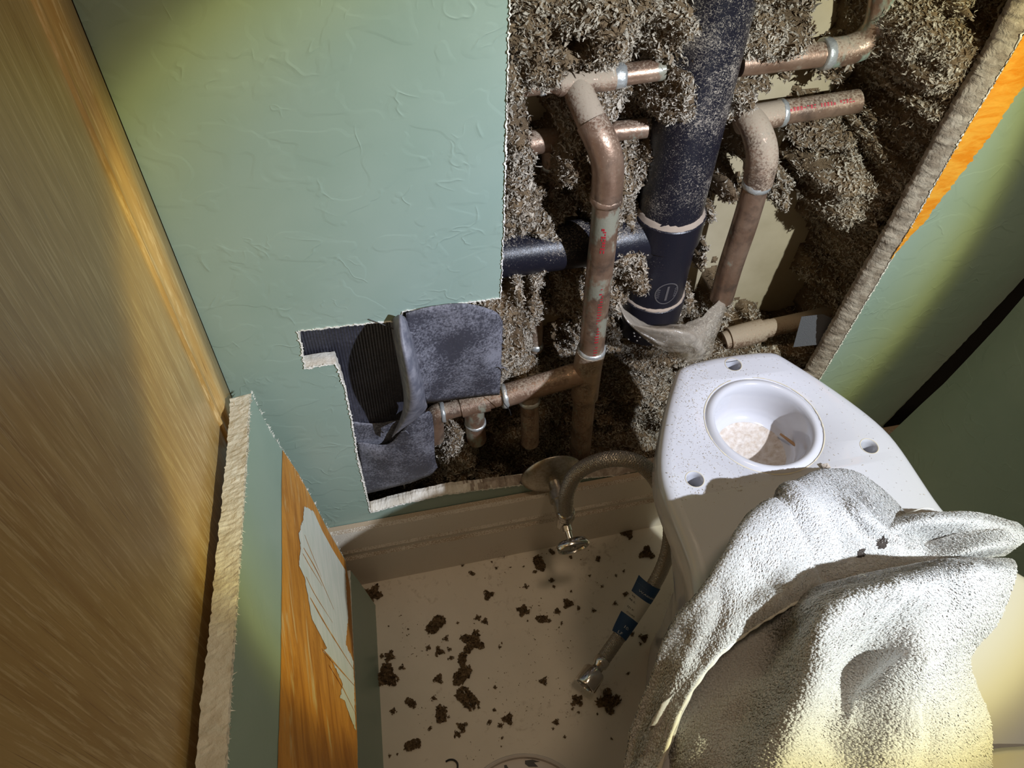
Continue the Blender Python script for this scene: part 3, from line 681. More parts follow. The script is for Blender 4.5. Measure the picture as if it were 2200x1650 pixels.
# --- copper assembly A: upper run, front riser, lower manifold
A_ = empty('copper_supply_pipe', W(1250, 1010, .05), 'tall copper riser with elbow in front, its tee above and branched manifold below', 'pipe', None)
pipe('horizontal_pipe', [(1070, 195, .078, 37), (1150, 186, .078, 37), (1212, 178, .078, 38)], COPPER, A_)
t_ = pipe('tee_fitting', [(1198, 179, .078, 52), (1210, 178, .078, 56), (1300, 167, .078, 56), (1318, 165, .078, 54)], COPPERD, A_)
pipe('horizontal_pipe', [(1300, 166, .078, 46), (1380, 155, .078, 46), (1424, 149, .078, 46)], COPPERG, A_)
ring('solder_joint', 1327, 163, .078, 50, H, SOLDER, A_, .005)
ring('solder_joint', 1164, 184, .078, 38, H, SOLDER, A_, .0025)
pipe('horizontal_pipe', [(1588, 137, .080, 54), (1700, 124, .080, 53), (1790, 114, .080, 52)], COPPER, A_, label='bare brown copper run right of the black pipe')
pipe('elbow_fitting', [(1770, 116, .080, 62), (1820, 108, .080, 62), (1858, 92, .080, 64), (1884, 62, .080, 66), (1896, 24, .080, 66), (1902, -40, .08, 62)], COPPERV, A_, label='green corroded copper elbow turning up')
ring('solder_joint', 1774, 115, .080, 63, H, SOLDER, A_, .004)
pipe('branch_elbow', [(1236, 180, .078, 60), (1246, 205, .070, 64), (1268, 255, .056, 66), (1288, 300, .046, 70)], COPPERD, A_, label='dusty copper branch coming forward from the tee')
pipe('elbow_fitting', [(1270, 262, .054, 70), (1288, 297, .045, 72), (1302, 335, .040, 72), (1306, 372, .039, 70), (1303, 425, .039, 68)], COPPER, A_, label='polished-looking copper elbow at the top of the riser')
ring('solder_joint', 1302, 425, .039, 68, Vv, COPPER, A_, .003, .0007)
path, rr = pxpath([(1303, 420, .039, 60), (1297, 500, .039, 60), (1284, 620, .040, 57), (1270, 760, .042, 53)], 10)
V, Fc = tube(path, rr, 32); rz = mesh_obj('riser_pipe', V, Fc, COPPERG, A_, smooth=True); sm_edges(rz)
red_marks(rz, path, rr, .35, .22, .42, 10); red_marks(rz, path, rr, .05, .62, .97, 26)
pipe('tee_fitting', [(1270, 752, .042, 62), (1262, 790, .043, 62), (1256, 850, .044, 58)], COPPERD, A_)
ring('solder_joint', 1271, 750, .042, 58, Vv, SOLDER, A_, .003)
pipe('lower_pipe', [(1257, 840, .044, 48), (1250, 920, .045, 46), (1243, 1010, .046, 44)], COPPERD, A_)
pipe('branch_pipe', [(1262, 797, .043, 52), (1180, 822, .043, 50), (1085, 850, .043, 50)], COPPER, A_)
pipe('branch_pipe', [(1092, 849, .043, 37), (1050, 861, .043, 37), (985, 877, .043, 37), (935, 889, .043, 38)], COPPER, A_)
pipe('tee_fitting', [(1050, 862, .043, 44), (1020, 869, .043, 44), (990, 876, .043, 44)], COPPER, A_)
ring('solder_joint', 1083, 851, .043, 51, H, SOLDER, A_, .003)
pipe('stub_pipe', [(1018, 872, .043, 44), (1020, 905, .043, 43), (1024, 944, .043, 42)], COPPERG, A_, label='short pale copper stub below the small tee')
ring('solder_joint', 1021, 907, .043, 44, Vv, SOLDER, A_, .0022)
pipe('elbow_fitting', [(955, 883, .043, 42), (938, 890, .043, 43), (932, 905, .043, 43), (934, 940, .043, 42)], COPPER, A_)
ring('solder_joint', 950, 885, .043, 44, H, SOLDER, A_, .0022)
pipe('stub_pipe', [(1138, 835, .043, 42), (1138, 880, .043, 40), (1139, 950, .043, 38)], COPPERD, A_, label='dim copper stub hanging in shadow')
ring('solder_joint', 1137, 858, .043, 46, Vv, SOLDER, A_, .003)
# --- copper assembly B: second run behind, with right hand drop
B_ = empty('copper_supply_pipe', W(1545, 640, .07), 'thin copper run behind the riser, re-emerging right of the black pipe with a bent drop', 'pipe', None)
pipe('horizontal_pipe', [(1060, 318, .090, 50), (1110, 312, .090, 50), (1150, 305, .090, 50)], COPPERG, B_)
pipe('tee_fitting', [(1135, 308, .090, 52), (1180, 301, .090, 52), (1205, 298, .090, 50)], COPPER, B_)
pipe('horizontal_pipe', [(1195, 299, .090, 40), (1260, 289, .090, 40), (1320, 282, .088, 42), (1388, 275, .086, 42)], COPPERG, B_)
ring('solder_joint', 1208, 297, .090, 46, H, SOLDER, B_, .003)
pipe('drop_pipe', [(1184, 305, .092, 44), (1183, 360, .096, 38), (1178, 440, .105, 34), (1160, 590, .107, 27), (1152, 752, .100, 25)], COPPERD, B_)
ring('solder_joint', 1183, 356, .096, 40, Vv, SOLDER, B_, .0025)
ring('solder_joint', 1152, 742, .100, 28, Vv, SOLDER, B_, .0035)
pipe('tee_fitting', [(1586, 259, .080, 58), (1640, 250, .080, 58), (1676, 243, .080, 56)], COPPERD, B_)
p_, r_ = pxpath([(1672, 243, .080, 52), (1760, 230, .080, 51), (1842, 217, .080, 50)], 8)
V, Fc = tube(p_, r_, 32); hp = mesh_obj('horizontal_pipe', V, Fc, COPPER, B_, smooth=True); sm_edges(hp); red_marks(hp, p_, r_, -.75, .08, .9, 20, .0013)
ring('solder_joint', 1678, 243, .080, 55, H, SOLDER, B_, .0025)
pipe('elbow_fitting', [(1606, 250, .080, 60), (1622, 275, .070, 64), (1634, 310, .062, 68), (1637, 345, .058, 68), (1628, 392, .057, 64)], COPPERD, B_, label='dark brown copper elbow of the right hand drop')
ring('solder_joint', 1626, 394, .057, 60, Vv, SOLDER, B_, .0035)
pipe('drop_pipe', [(1628, 385, .057, 56), (1600, 480, .058, 55), (1570, 570, .060, 52), (1550, 640, .062, 50)], COPPER, B_)
# --- lower right pipe
C_ = empty('copper_supply_pipe', W(1640, 708, .062), 'short dusty copper pipe with coupling lying low in the right bay', 'pipe', None)
pipe('horizontal_pipe', [(1556, 732, .066, 40), (1580, 724, .066, 40), (1655, 704, .066, 40)], COPPERD, C_)
pipe('coupling', [(1566, 728, .066, 50), (1600, 719, .066, 51), (1638, 709, .066, 50)], COPPERD, C_)
pipe('horizontal_pipe', [(1636, 708, .066, 38), (1720, 690, .070, 38), (1830, 664, .078, 36)], COPPERD, C_)

# --- black ABS drain
D_ = empty('drain_pipe', W(1400, 700, .082), 'thick dusty black plastic drain stack with tee and side branch', 'pipe')
yy = .082
c0 = W(1463, 340, yy); r0 = radius(148, c0); X0 = c0.x
def vc(z, dx=0): return Vector((X0 + (z - c0.z) * -.03 + dx, yy, z))
def zc(py, px): return W(px, py, yy).z
z_c1, z_c2, z_h2, z_l1, z_l2, z_e = zc(450, 1450), zc(500, 1442), zc(612, 1410), zc(622, 1408), zc(665, 1400), zc(698, 1392)
V, Fc = tube([vc(z) for z in np.linspace(z_c1 - .01, .95, 12)], r0, 48); o = mesh_obj('main_pipe', V, Fc, ABS, D_, smooth=True); sm_edges(o)
V, Fc = lathe(vc(z_c2), (-.03, 0, 1), [(0, r0 * 1.02), (.0, r0 * 1.11), (z_c1 - z_c2, r0 * 1.13), (z_c1 - z_c2 + .001, r0 * 1.10), (z_c1 - z_c2 + .0005, r0 * .98)], 56); o = mesh_obj('upper_socket', V, Fc, ABSC, D_, smooth=True); sm_edges(o)
V, Fc = lathe(vc(z_c1 + .0004), (-.03, 0, 1), [(-.001, r0 * 1.10), (.0008, r0 * 1.085), (.0032, r0 * 1.03), (.0055, r0 * .995)], 56)
V = [v + Vector((random.gauss(0, .0003), random.gauss(0, .0003), random.gauss(0, .0005))) for v in V]; mesh_obj('dust_ring', V, Fc, DUSTRING, D_, smooth=True)
V, Fc = lathe(vc(z_l2), (-.03, 0, 1), [(0, r0 * 1.0), (.0, r0 * 1.11), (z_l1 - z_l2, r0 * 1.12), (z_l1 - z_l2 + .0015, r0 * 1.06), (z_l1 - z_l2 + .002, r0 * 1.0)], 56); o = mesh_obj('lower_socket', V, Fc, ABSC, D_, smooth=True); sm_edges(o)
V, Fc = lathe(vc(z_l1 + .0008), (-.03, 0, 1), [(-.0005, r0 * 1.10), (.001, r0 * 1.07), (.003, r0 * 1.0)], 56)
V = [v + Vector((random.gauss(0, .0003), random.gauss(0, .0003), random.gauss(0, .0004))) for v in V]; mesh_obj('dust_ring', V, Fc, DUSTRING, D_, smooth=True)
V, Fc = tube([vc(z) for z in np.linspace(z_l1 - .004, z_c2 + .004, 8)], r0 * 1.03, 48); tee = mesh_obj('tee_body', V, Fc, ABSC, D_, smooth=True); sm_edges(tee)
V, Fc = tube([vc(z) for z in np.linspace(z_e, z_l2 + .004, 4)], [r0 * .99] * 4, 48); o = mesh_obj('pipe_end', V, Fc, ABSC, D_, smooth=True); sm_edges(o)
V = []; Fc = []
for i in range(26):     # white solvent drips and chips on the lower end
    an = -math.pi / 2 + random.uniform(-1.0, 1.0); z = z_e + random.random() * (z_l2 - z_e) * .95; p = vc(z) + Vector((math.cos(an), math.sin(an), 0)) * (r0 * .99); lathe(p, (math.cos(an), math.sin(an), 0), [(-.0004, .0014 * random.uniform(.5, 1.1)), (.0007, .0005)], 7, V, Fc)
mesh_obj('white_cement_spots', V, Fc, PAPER, D_)
# side branch: straight pipe, socket blending into the tee
bc = [W(1040, 536, yy), W(1240, 522, yy)]; bz = W(1238, 524, yy).z
rb = radius(104, W(1160, 530, yy))
bx0 = W(1055, 536, yy)
V, Fc = tube([Vector((x, yy, bz + (x - X0) * .0)) for x in np.linspace(bx0.x - .03, X0 - .03, 10)], rb, 40); o = mesh_obj('branch_pipe', V, Fc, ABSC, D_, smooth=True); sm_edges(o)
V, Fc = tube([Vector((X0 - r0 - .026, yy, bz)), Vector((X0 - r0 - .012, yy, bz)), Vector((X0 - r0 - .002, yy, bz)), Vector((X0 - r0 * .5, yy, bz - .002)), Vector((X0, yy, bz - .004))], [rb * 1.14, rb * 1.14, rb * 1.10, rb * 1.06, rb * 1.0], 40); o = mesh_obj('branch_socket', V, Fc, ABSC, D_, smooth=True); sm_edges(o)
# moulded oval mark on the tee
mc = vc(zc(583, 1425)); an = -math.pi / 2 - .02; V = []; Fc = []
def onpipe(u, v, rr_=r0 * 1.03, lift=.0004): a2 = an + u / rr_; return mc + Vector((math.cos(a2) * (rr_ + lift), math.sin(a2) * (rr_ + lift), v))
for k in range(28):
    a0, a1 = [2 * math.pi * (k + j) / 28 for j in (0, 1)]; q_ = len(V)
    V += [onpipe(math.cos(a0) * .0105, math.sin(a0) * .0125), onpipe(math.cos(a1) * .0105, math.sin(a1) * .0125), onpipe(math.cos(a1) * .0117, math.sin(a1) * .0138), onpipe(math.cos(a0) * .0117, math.sin(a0) * .0138)]; Fc.append((q_, q_ + 1, q_ + 2, q_ + 3))
for (u0, u1, v0, v1) in [(-.0011, .0011, -.009, .0095)] + [(s_ * .0085 - .0014, s_ * .0085 + .0014, t - .0006, t + .0006) for s_ in (-1, 1) for t in np.linspace(-.005, .005, 5)]:
    q_ = len(V); V += [onpipe(u0, v0), onpipe(u1, v0), onpipe(u1, v1), onpipe(u0, v1)]; Fc.append((q_, q_ + 1, q_ + 2, q_ + 3))
mk = Mat('moulded_relief', (.10, .09, .09), .6).m
mesh_obj('moulded_oval_mark', V, Fc, mk, tee)

# --- clear plastic film bunched round the foot of the drain
def sheet(grid, sub=5, thick=None):
    """grid of 3D control points -> smooth patch vertices, faces"""
    rows = [catmull(r, sub) for r in grid]; cols = list(zip(*rows)); cols = [catmull(c, sub) for c in cols]
    nu, nv = len(cols), len(cols[0]); V = [p for c in cols for p in c]
    return V, [(i * nv + j, (i + 1) * nv + j, (i + 1) * nv + j + 1, i * nv + j + 1) for i in range(nu - 1) for j in range(nv - 1)], nu, nv
def G(*p): return W(p[0], p[1], p[2])
g1 = [[G(1328, 640, .050), G(1345, 668, .040), G(1400, 700, .034), G(1470, 694, .038), G(1520, 668, .046), G(1562, 628, .058)],
      [G(1330, 655, .044), G(1350, 690, .030), G(1405, 716, .022), G(1478, 712, .024), G(1535, 690, .036), G(1558, 660, .052)],
      [G(1335, 668, .046), G(1362, 706, .026), G(1420, 738, .012), G(1480, 735, .014), G(1512, 752, .020), G(1535, 735, .045)],
      [G(1342, 680, .050), G(1385, 722, .032), G(1430, 752, .024), G(1470, 775, .022), G(1500, 772, .024), G(1530, 765, .045)]]
V, Fc, nu, nv = sheet(g1, 7)
g2 = [[G(1345, 690, .036), G(1395, 735, .024), G(1450, 765, .016), G(1490, 782, .012), G(1510, 772, .010)],
      [G(1362, 700, .020), G(1410, 722, .008), G(1462, 735, .002), G(1500, 752, .002), G(1514, 760, .008)],
      [G(1385, 702, .018), G(1430, 706, .006), G(1474, 712, .001), G(1504, 735, .002), G(1515, 752, .008)],
      [G(1410, 708, .030), G(1450, 698, .022), G(1486, 704, .018), G(1508, 728, .014), G(1512, 748, .012)]]
V2, F2_, nu, nv = sheet(g2, 7); off = len(V); V += V2; Fc += [tuple(off + i for i in f) for f in F2_]
V = [v + Vector((0, (float(fbm(v.x * 90, v.z * 90, 0, 5, 3)) - .45) * .008, 0)) for v in V]
fl = mesh_obj('plastic_film', V, Fc, FILM, None, smooth=True); md = fl.modifiers.new('thickness', 'SOLIDIFY'); md.thickness = .0004
tag(fl, 'crumpled clear plastic film wrapped round the foot of the black pipe', 'plastic film')
# fastener and odd metal scraps
V, Fc = lathe(W(1616, 197, .113), (0, -1, 0), [(0, .003), (.006, .003), (.008, .0018)], 6)
tag(mesh_obj('bolt', V, Fc, NAIL), 'small rusty bolt end on the tan board between the two right copper runs', 'bolt')
pl = slab('metal_plate', [G(1704, 748, .020), G(1722, 682, .036), G(1768, 676, .030), G(1797, 690, .019), G(1762, 738, .0165)], [], (G(1722, 682, .036) - G(1704, 748, .020)).cross(G(1797, 690, .019) - G(1704, 748, .020)) * -1, .0008, GREYMETAL, GREYMETAL)
tag(pl, 'small dull grey tape scrap sticking out behind the right cut edge', 'tape scrap')

# ------------------------------------------------------------------ black fabric tape closing the notch
def strip_sheet(name, grid, mat, label, sub=6, wob=.0008, th=.0007, freq=120):
    V, Fc, nu, nv = sheet(grid, sub)
    V = [v + Vector((0, (float(fbm(v.x * freq, v.z * freq, 0, 15, 3)) - .45) * wob, 0)) for v in V]
    o = mesh_obj(name, V, Fc, mat, None, smooth=True); md = o.modifiers.new('thickness', 'SOLIDIFY'); md.thickness = th; md.offset = 0
    if label: tag(o, label, 'tape')
    return o
strip_sheet('tape_strip', [[G(630, 695, .016), G(720, 688, .015), G(800, 680, .0155), G(878, 668, .017), G(900, 664, .022)],
                          [G(632, 760, .016), G(700, 760, .017), G(790, 760, .020), G(868, 740, .026), G(905, 735, .034)],
                          [G(640, 800, .016), G(720, 830, .016), G(800, 830, .023), G(872, 820, .034), G(915, 820, .042)],
                          [G(700, 880, .016), G(740, 890, .016), G(810, 885, .022), G(880, 880, .032), G(915, 880, .038)],
                          [G(720, 925, .016), G(765, 920, .016), G(815, 915, .018), G(875, 905, .022), G(905, 900, .026)]], MEMBR,
           'ribbed black tape filling the left notch of the cut wall', freq=60)
tp = strip_sheet('tape_patch', [[G(872, 672, -.004), G(930, 658, -.0025), G(1000, 652, -.002), G(1062, 668, .000), G(1080, 690, .004)],
                          [G(878, 740, -.010), G(940, 735, -.004), G(1000, 732, -.005), G(1050, 732, -.003), G(1078, 735, .001)],
                          [G(895, 800, -.014), G(945, 800, -.006), G(1000, 798, -.004), G(1050, 795, -.003), G(1076, 795, .001)],
                          [G(915, 866, -.006), G(955, 862, -.001), G(1000, 856, .002), G(1050, 850, .002), G(1073, 848, .004)]], MEMB,
           'square dark grey tape patch hanging over the cavity right of the curled strip')
fringe([G(1080, 690, .004), G(1078, 735, .001), G(1076, 795, .001), G(1073, 848, .004)], Vector((0, -1, 0)), tp, TAPETOP, 90, .0016, 'frayed_threads')
cs = strip_sheet('curled_tape', [[G(838, 690, .006), G(850, 680, -.006), G(860, 676, -.010), G(870, 682, -.006), G(876, 690, .004)],
                          [G(848, 740, -.004), G(856, 735, -.022), G(866, 732, -.026), G(882, 736, -.022), G(890, 742, -.006)],
                          [G(860, 800, -.012), G(868, 796, -.034), G(882, 794, -.038), G(898, 798, -.030), G(905, 804, -.008)],
                          [G(868, 855, -.012), G(876, 850, -.034), G(892, 848, -.038), G(908, 852, -.028), G(914, 858, -.006)],
                          [G(862, 893, -.008), G(872, 890, -.024), G(887, 888, -.026), G(902, 884, -.018), G(916, 876, -.003)],
                          [G(842, 940, .002), G(850, 932, -.008), G(864, 922, -.010), G(878, 912, -.008), G(894, 900, -.001)]], TAPETOP,
           'narrow curled grey tape strip standing off the wall, casting a shadow')
lp = strip_sheet('tape_patch', [[G(770, 950, .0145), G(830, 955, .008), G(860, 930, .001), G(880, 908, -.002), G(918, 884, -.001), G(928, 890, .002)],
                          [G(768, 958, .0145), G(820, 975, .006), G(865, 960, .001), G(885, 940, -.002), G(915, 920, -.001), G(932, 925, .002)],
                          [G(774, 1000, .0145), G(820, 1005, .010), G(865, 1000, .005), G(890, 990, .003), G(918, 985, .003), G(934, 980, .006)],
                          [G(780, 1062, .0145), G(830, 1050, .0135), G(870, 1040, .012), G(900, 1030, .012), G(925, 1020, .012), G(940, 1004, .014)]], MEMB,
           'lower dark grey tape patch above the white crumbled gypsum edge')
fringe([G(770, 956, .013), G(830, 962, .007), G(860, 938, .000), G(880, 912, -.003)], Vector((0, -1, 0)), lp, TAPETOP, 60, .0014, 'frayed_threads')
strip_sheet('tape_strip', [[G(755, 905, .0155), G(800, 910, .0150), G(860, 902, .0150), G(900, 896, .016)],
                          [G(760, 940, .0155), G(800, 940, .0160), G(850, 930, .016), G(900, 920, .018)],
                          [G(765, 980, .016), G(800, 980, .0180), G(850, 970, .018), G(900, 960, .020)]], MEMB, 'small lit tape piece seen through the torn slit under the curled strip')
# loose thread-like hairs at the tear
for pts, lb in [([(792, 686, -.001), (830, 700, -.004), (856, 712, -.006)], 'long dark thread crossing the top edge of the ribbed black tape'), ([(1074, 790, -.006), (1084, 790, -.007), (1090, 796, -.006)], 'tiny pale thread at the right edge of the square tape patch'),
                ([(1076, 850, .02), (1084, 868, .02), (1094, 880, .02), (1098, 892, .02)], 'thin dark thread hanging over the copper manifold below the tape patch'), ([(862, 928, -.012), (872, 926, -.014), (878, 932, -.013)], 'short thread curling below the foot of the curled tape strip')]:
    V, Fc = tube(catmull([G(*p) for p in pts], 5), .0004, 5); tag(mesh_obj('loose_thread', V, Fc, INKB if 'dark' in lb else TAPETOP), lb, 'thread')
# crumbled cut face under the opening
V = []; Fc = []; fr = jag([W(798, 1100), W(860, 1083), W(950, 1062), W(1060, 1048), W(1200, 1030), W(1330, 1020), W(1500, 985)], .0015, .0002, closed=False); fmx = []
for i, p in enumerate(fr):
    k_ = float(fbm(p.x * 90, 0, 0, 3, 3))
    V += [p + Vector((0, -.0004, random.gauss(0, .0004))), p + Vector((0, .003, .001 + .004 * k_ + random.gauss(0, .00012))), p + Vector((0, .007, .0015 + .005 * k_ + random.gauss(0, .0002))), p + Vector((0, .0115, .0005 + .005 * k_ + random.gauss(0, .0002))), p + Vector((0, .014, -.002))]
for i in range(len(fr) - 1):
    for k in range(4): a = i * 5 + k; Fc.append((a, a + 1, a + 6, a + 5)); fmx.append(0 if fr[i].x < .085 + random.gauss(0, .008) else 1)
mesh_obj('crumbled_bottom_edge', V, Fc, None, wall, mats=[GYPSUM, GYPDUST], fm=fmx)

# ------------------------------------------------------------------ toilet (tank removed)
XC, ZT = .278, .40
toilet = empty('toilet', (XC, -.33, 0), 'white toilet bowl with its tank removed, bare dusty tank deck showing', 'toilet')
def half(y):
    return float(np.interp(-y, [.0655, .0668, .070, .078, .10, .13, .155, .165, .18, .235, .27, .30, .34, .38, .45, .55, .62, .68, .71], [.030, .036, .042, .047, .062, .079, .0905, .0935, .0945, .0945, .106, .130, .158, .172, .182, .180, .155, .10, .03]))
ysam = list(np.linspace(-.0655, -.078, 6)) + list(np.linspace(-.082, -.71, 90))
left = [(XC - half(y), y) for y in ysam]; right_ = [(XC + half(y), y) for y in ysam][::-1]
ring0 = np.array(left + right_)                                   # outline, counter-clockwise seen from above? (left side going to front)
def smooth_loop(p, n=3):
    for _ in range(n): p = (np.roll(p, 1, 0) + 2 * p + np.roll(p, -1, 0)) / 4
    return p
ring0 = smooth_loop(ring0, 4)
def offset_in(p, d):
    t = np.roll(p, -1, 0) - np.roll(p, 1, 0); t /= np.linalg.norm(t, axis=1, keepdims=True); nn = np.stack([-t[:, 1], t[:, 0]], 1)
    c = p.mean(0); s = np.sign(((c - p) * nn).sum()); return p + nn * s * d
prof_t = [(.009, ZT), (.006, ZT - .0003), (.0035, ZT - .0012), (.0015, ZT - .003), (.0003, ZT - .006), (0, ZT - .010), (.0005, ZT - .030), (.003, ZT - .036), (.010, ZT - .040)]
V = []; Fc = []; nR = len(ring0)
for d, z in prof_t:
    q_ = offset_in(ring0, d)
    V += [Vector((x, y, z)) for x, y in q_]
body = [( .020, .35, 1.0), (.030, .30, .97), (.045, .22, .90), (.060, .14, .80), (.062, .06, .78), (.050, .02, .82), (.046, .0, .84)]
for d, z, s in body:
    q_ = offset_in(ring0, .012)
    for (x, y) in q_:
        hx = (x - XC); t = (ZT - .04 - z) / (ZT - .04); lim = max(.0, 1 - .42 * t - (.0)); yy_ = -.33 + (y + .33) * (1 - .30 * min(1, t * 1.5))
        V.append(Vector((XC + hx * max(.55, 1 - .9 * t) if z > .05 else XC + hx * .58, yy_, z)))
nl = len(prof_t) + len(body)
for i in range(nl - 1):
    for k in range(nR): a = i * nR + k; b = i * nR + (k + 1) % nR; Fc.append((a, b, b + nR, a + nR))
# top face with inlet well and three bolt holes
HC = (XC, -.139); HR = .0365
holes = [(XC + .001, -.080, .0062), (XC - .0695, -.174, .0062), (XC + .0685, -.174, .0062)]
def circ(cx, cy, r, z, n=40): return [Vector((cx + r * math.cos(2 * math.pi * k / n), cy + r * math.sin(2 * math.pi * k / n), z)) for k in range(n)]
top_outer = [V[k] for k in range(nR)]
well_prof = [(.0445, 0), (.0438, -.0006), (.0430, .0002), (.0415, .0014), (.0395, .0018), (.0380, .0013), (.0368, 0), (.0360, -.002), (.0352, -.006), (.0350, -.014), (.0346, -.024), (.0335, -.030), (.031, -.0335), (.027, -.035)]
loops = [top_outer] + [circ(HC[0], HC[1], well_prof[0][0], ZT, 72)] + [circ(x, y, r, ZT, 24) for x, y, r in holes]
tri = tessellate_polygon(loops); flat = [p for l in loops for p in l]
idxmap = list(range(nR)); base_ = len(V)
for p in flat[nR:]: V.append(p); idxmap.append(len(V) - 1)
for t in tri:
    a, b, c = [flat[i] for i in t]; t2 = [idxmap[i] for i in t]
    Fc.append(tuple(t2) if (b - a).cross(c - a).z > 0 else tuple(t2[::-1]))
wb = base_; prev = list(range(wb, wb + 72))
for r, dz in well_prof[1:]:
    cur = []
    for k in range(72):
        an = 2 * math.pi * k / 72; V.append(Vector((HC[0] + r * math.cos(an), HC[1] + r * math.sin(an), ZT + dz))); cur.append(len(V) - 1)
    for k in range(72): Fc.append((prev[k], prev[(k + 1) % 72], cur[(k + 1) % 72], cur[k]))
    prev = cur
s0 = wb + 72
for (x, y, r) in holes:
    prev = list(range(s0, s0 + 24)); s0 += 24
    for dr, dz in ((-.0004, -.001), (-.0007, -.003), (-.0007, -.034), (-r + .0002, -.0345)):
        cur = []
        for k in range(24): an = 2 * math.pi * k / 24; V.append(Vector((x + (r + dr) * math.cos(an), y + (r + dr) * math.sin(an), ZT + dz))); cur.append(len(V) - 1)
        for k in range(24): Fc.append((prev[k], prev[(k + 1) % 24], cur[(k + 1) % 24], cur[k]))
        prev = cur
bowl = mesh_obj('bowl', V, Fc, PORC, toilet, smooth=True)
bm = bmesh.new(); bm.from_mesh(bowl.data)
for e in bm.edges:
    if len(e.link_faces) == 2 and e.calc_face_angle(0) > math.radians(50): e.smooth = False
bm.to_mesh(bowl.data); bm.free()
# bottom of the well: shallow dished passage floor, dust-covered
V = []; Fc = []; nr_, na = 14, 56
for i in range(nr_ + 1):
    r = .0275 * i / nr_
    for k in range(na):
        an = 2 * math.pi * k / na; x, y = r * math.cos(an), r * math.sin(an)
        z = ZT - .038 + .003 * (i / nr_)**3 - max(0, (-x * .5 - y * .4 - .006)) * .35 + (float(fbm(x * 200 + 9, y * 200, 0, 2, 3)) - .4) * .0012
        V.append(Vector((HC[0] + x, HC[1] + y, z)))
for i in range(nr_):
    for k in range(na): a = i * na + k; b = i * na + (k + 1) % na; Fc.append((a, b, b + na, a + na))
o = mesh_obj('inlet_floor', V, Fc, PDUST, toilet, smooth=True); o['label'] = 'dust-covered floor of the round water inlet'
V = []; Fc = []
for r in (.0446,):
    for k in range(90):
        a0 = 2 * math.pi * k / 90; a1 = 2 * math.pi * (k + 1) / 90
        if .2 < (k / 90) < .27: continue
        ww = .0004 * random.uniform(.5, 1.3); q_ = len(V)
        V += [Vector((HC[0] + (r + s_) * math.cos(a_), HC[1] + (r + s_) * math.sin(a_), ZT + .0003)) for a_, s_ in ((a0, -ww), (a1, -ww), (a1, ww), (a0, ww))]; Fc.append((q_, q_ + 1, q_ + 2, q_ + 3))
mesh_obj('scale_ring', V, Fc, STAIN, toilet)
for (x, y, r) in holes:
    V = []; Fc = []
    for k in range(24):
        a0 = 2 * math.pi * k / 24; a1 = 2 * math.pi * (k + 1) / 24; q_ = len(V)
        V += [Vector((x + s_ * math.cos(a_), y + s_ * math.sin(a_), ZT + .00025)) for a_, s_ in ((a0, r + .0002), (a1, r + .0002), (a1, r + .0007), (a0, r + .0007))]; Fc.append((q_, q_ + 1, q_ + 2, q_ + 3))
    mesh_obj('scale_ring', V, Fc, STAIN, toilet)
# seat ring hinge end just inside the frame at the lower right
V = []; Fc = []
for i in range(41):
    an = math.pi * (i / 40); cx, cy = XC + .172 * math.cos(an), -.52 + .142 * math.sin(an)
    ix, iy = XC + .10 * math.cos(an), -.53 + .09 * math.sin(an)
    for k in range(12):
        a2 = 2 * math.pi * k / 12; u = .5 + .5 * math.cos(a2); V.append(Vector((ix + (cx - ix) * u, iy + (cy - iy) * u, ZT + .014 + .010 * math.sin(a2))))
for i in range(40):
    for k in range(12): a = i * 12 + k; b = i * 12 + (k + 1) % 12; Fc.append((a, a + 12, b + 12, b))
o = mesh_obj('seat', V, Fc, CREAM, toilet, smooth=True); o['label'] = 'cream seat edge'
# dust flakes lying on the deck
npts = 1700; pts = []
while len(pts) < npts:
    y = random.uniform(-.25, -.07); x = XC + random.uniform(-1, 1) * (half(y) - .006); d = math.hypot(x - HC[0], y - HC[1])
    dens = 1.0 if (x < XC - .02 and y > -.19) else (.35 if d < .052 else .12)
    if d < .0455 or min(math.hypot(x - h[0], y - h[1]) for h in holes) < .008 or random.random() > dens: continue
    pts.append((x, y, ZT + .0002))
fv, fq, ft = flakes(np.array(pts), np.tile([0, 0, 1.0], (npts, 1)), RNG.uniform(.0004, .0012, (npts, 1)), RNG.uniform(.75, 1, npts), .0002, (.2, .4), .15)
fv[:, 2] = np.clip(fv[:, 2], ZT + .0001, ZT + .0006)
o = np_mesh('deck_dust', fv, fq, CELL, toilet, tone=ft); o['kind'] = 'stuff'
V = []; Fc = []
tube([P(1676, 932, 'z', ZT - .029), P(1700, 950, 'z', ZT - .03), P(1730, 975, 'z', ZT - .03)], [.0008, .0013, .0007], 6, True, V, Fc)
tag(mesh_obj('wood_splinter', V, Fc, SPLINT), 'reddish wood splinter lying inside the round toilet inlet', 'splinter')
c0_ = P(1775, 1005, 'z', ZT + .002); V = [c0_ + Vector(v) for v in ((-.002, -.003, 0), (.003, -.001, .001), (.001, .002, .003), (-.003, .003, .001), (-.001, -.002, .002))]
tag(mesh_obj('gypsum_crumb', V, [(0, 1, 2), (0, 2, 3), (0, 4, 1), (1, 4, 2), (2, 4, 3), (3, 4, 0)], GYPDUST), 'tan flake on the toilet deck against the tip of the towel', 'debris')

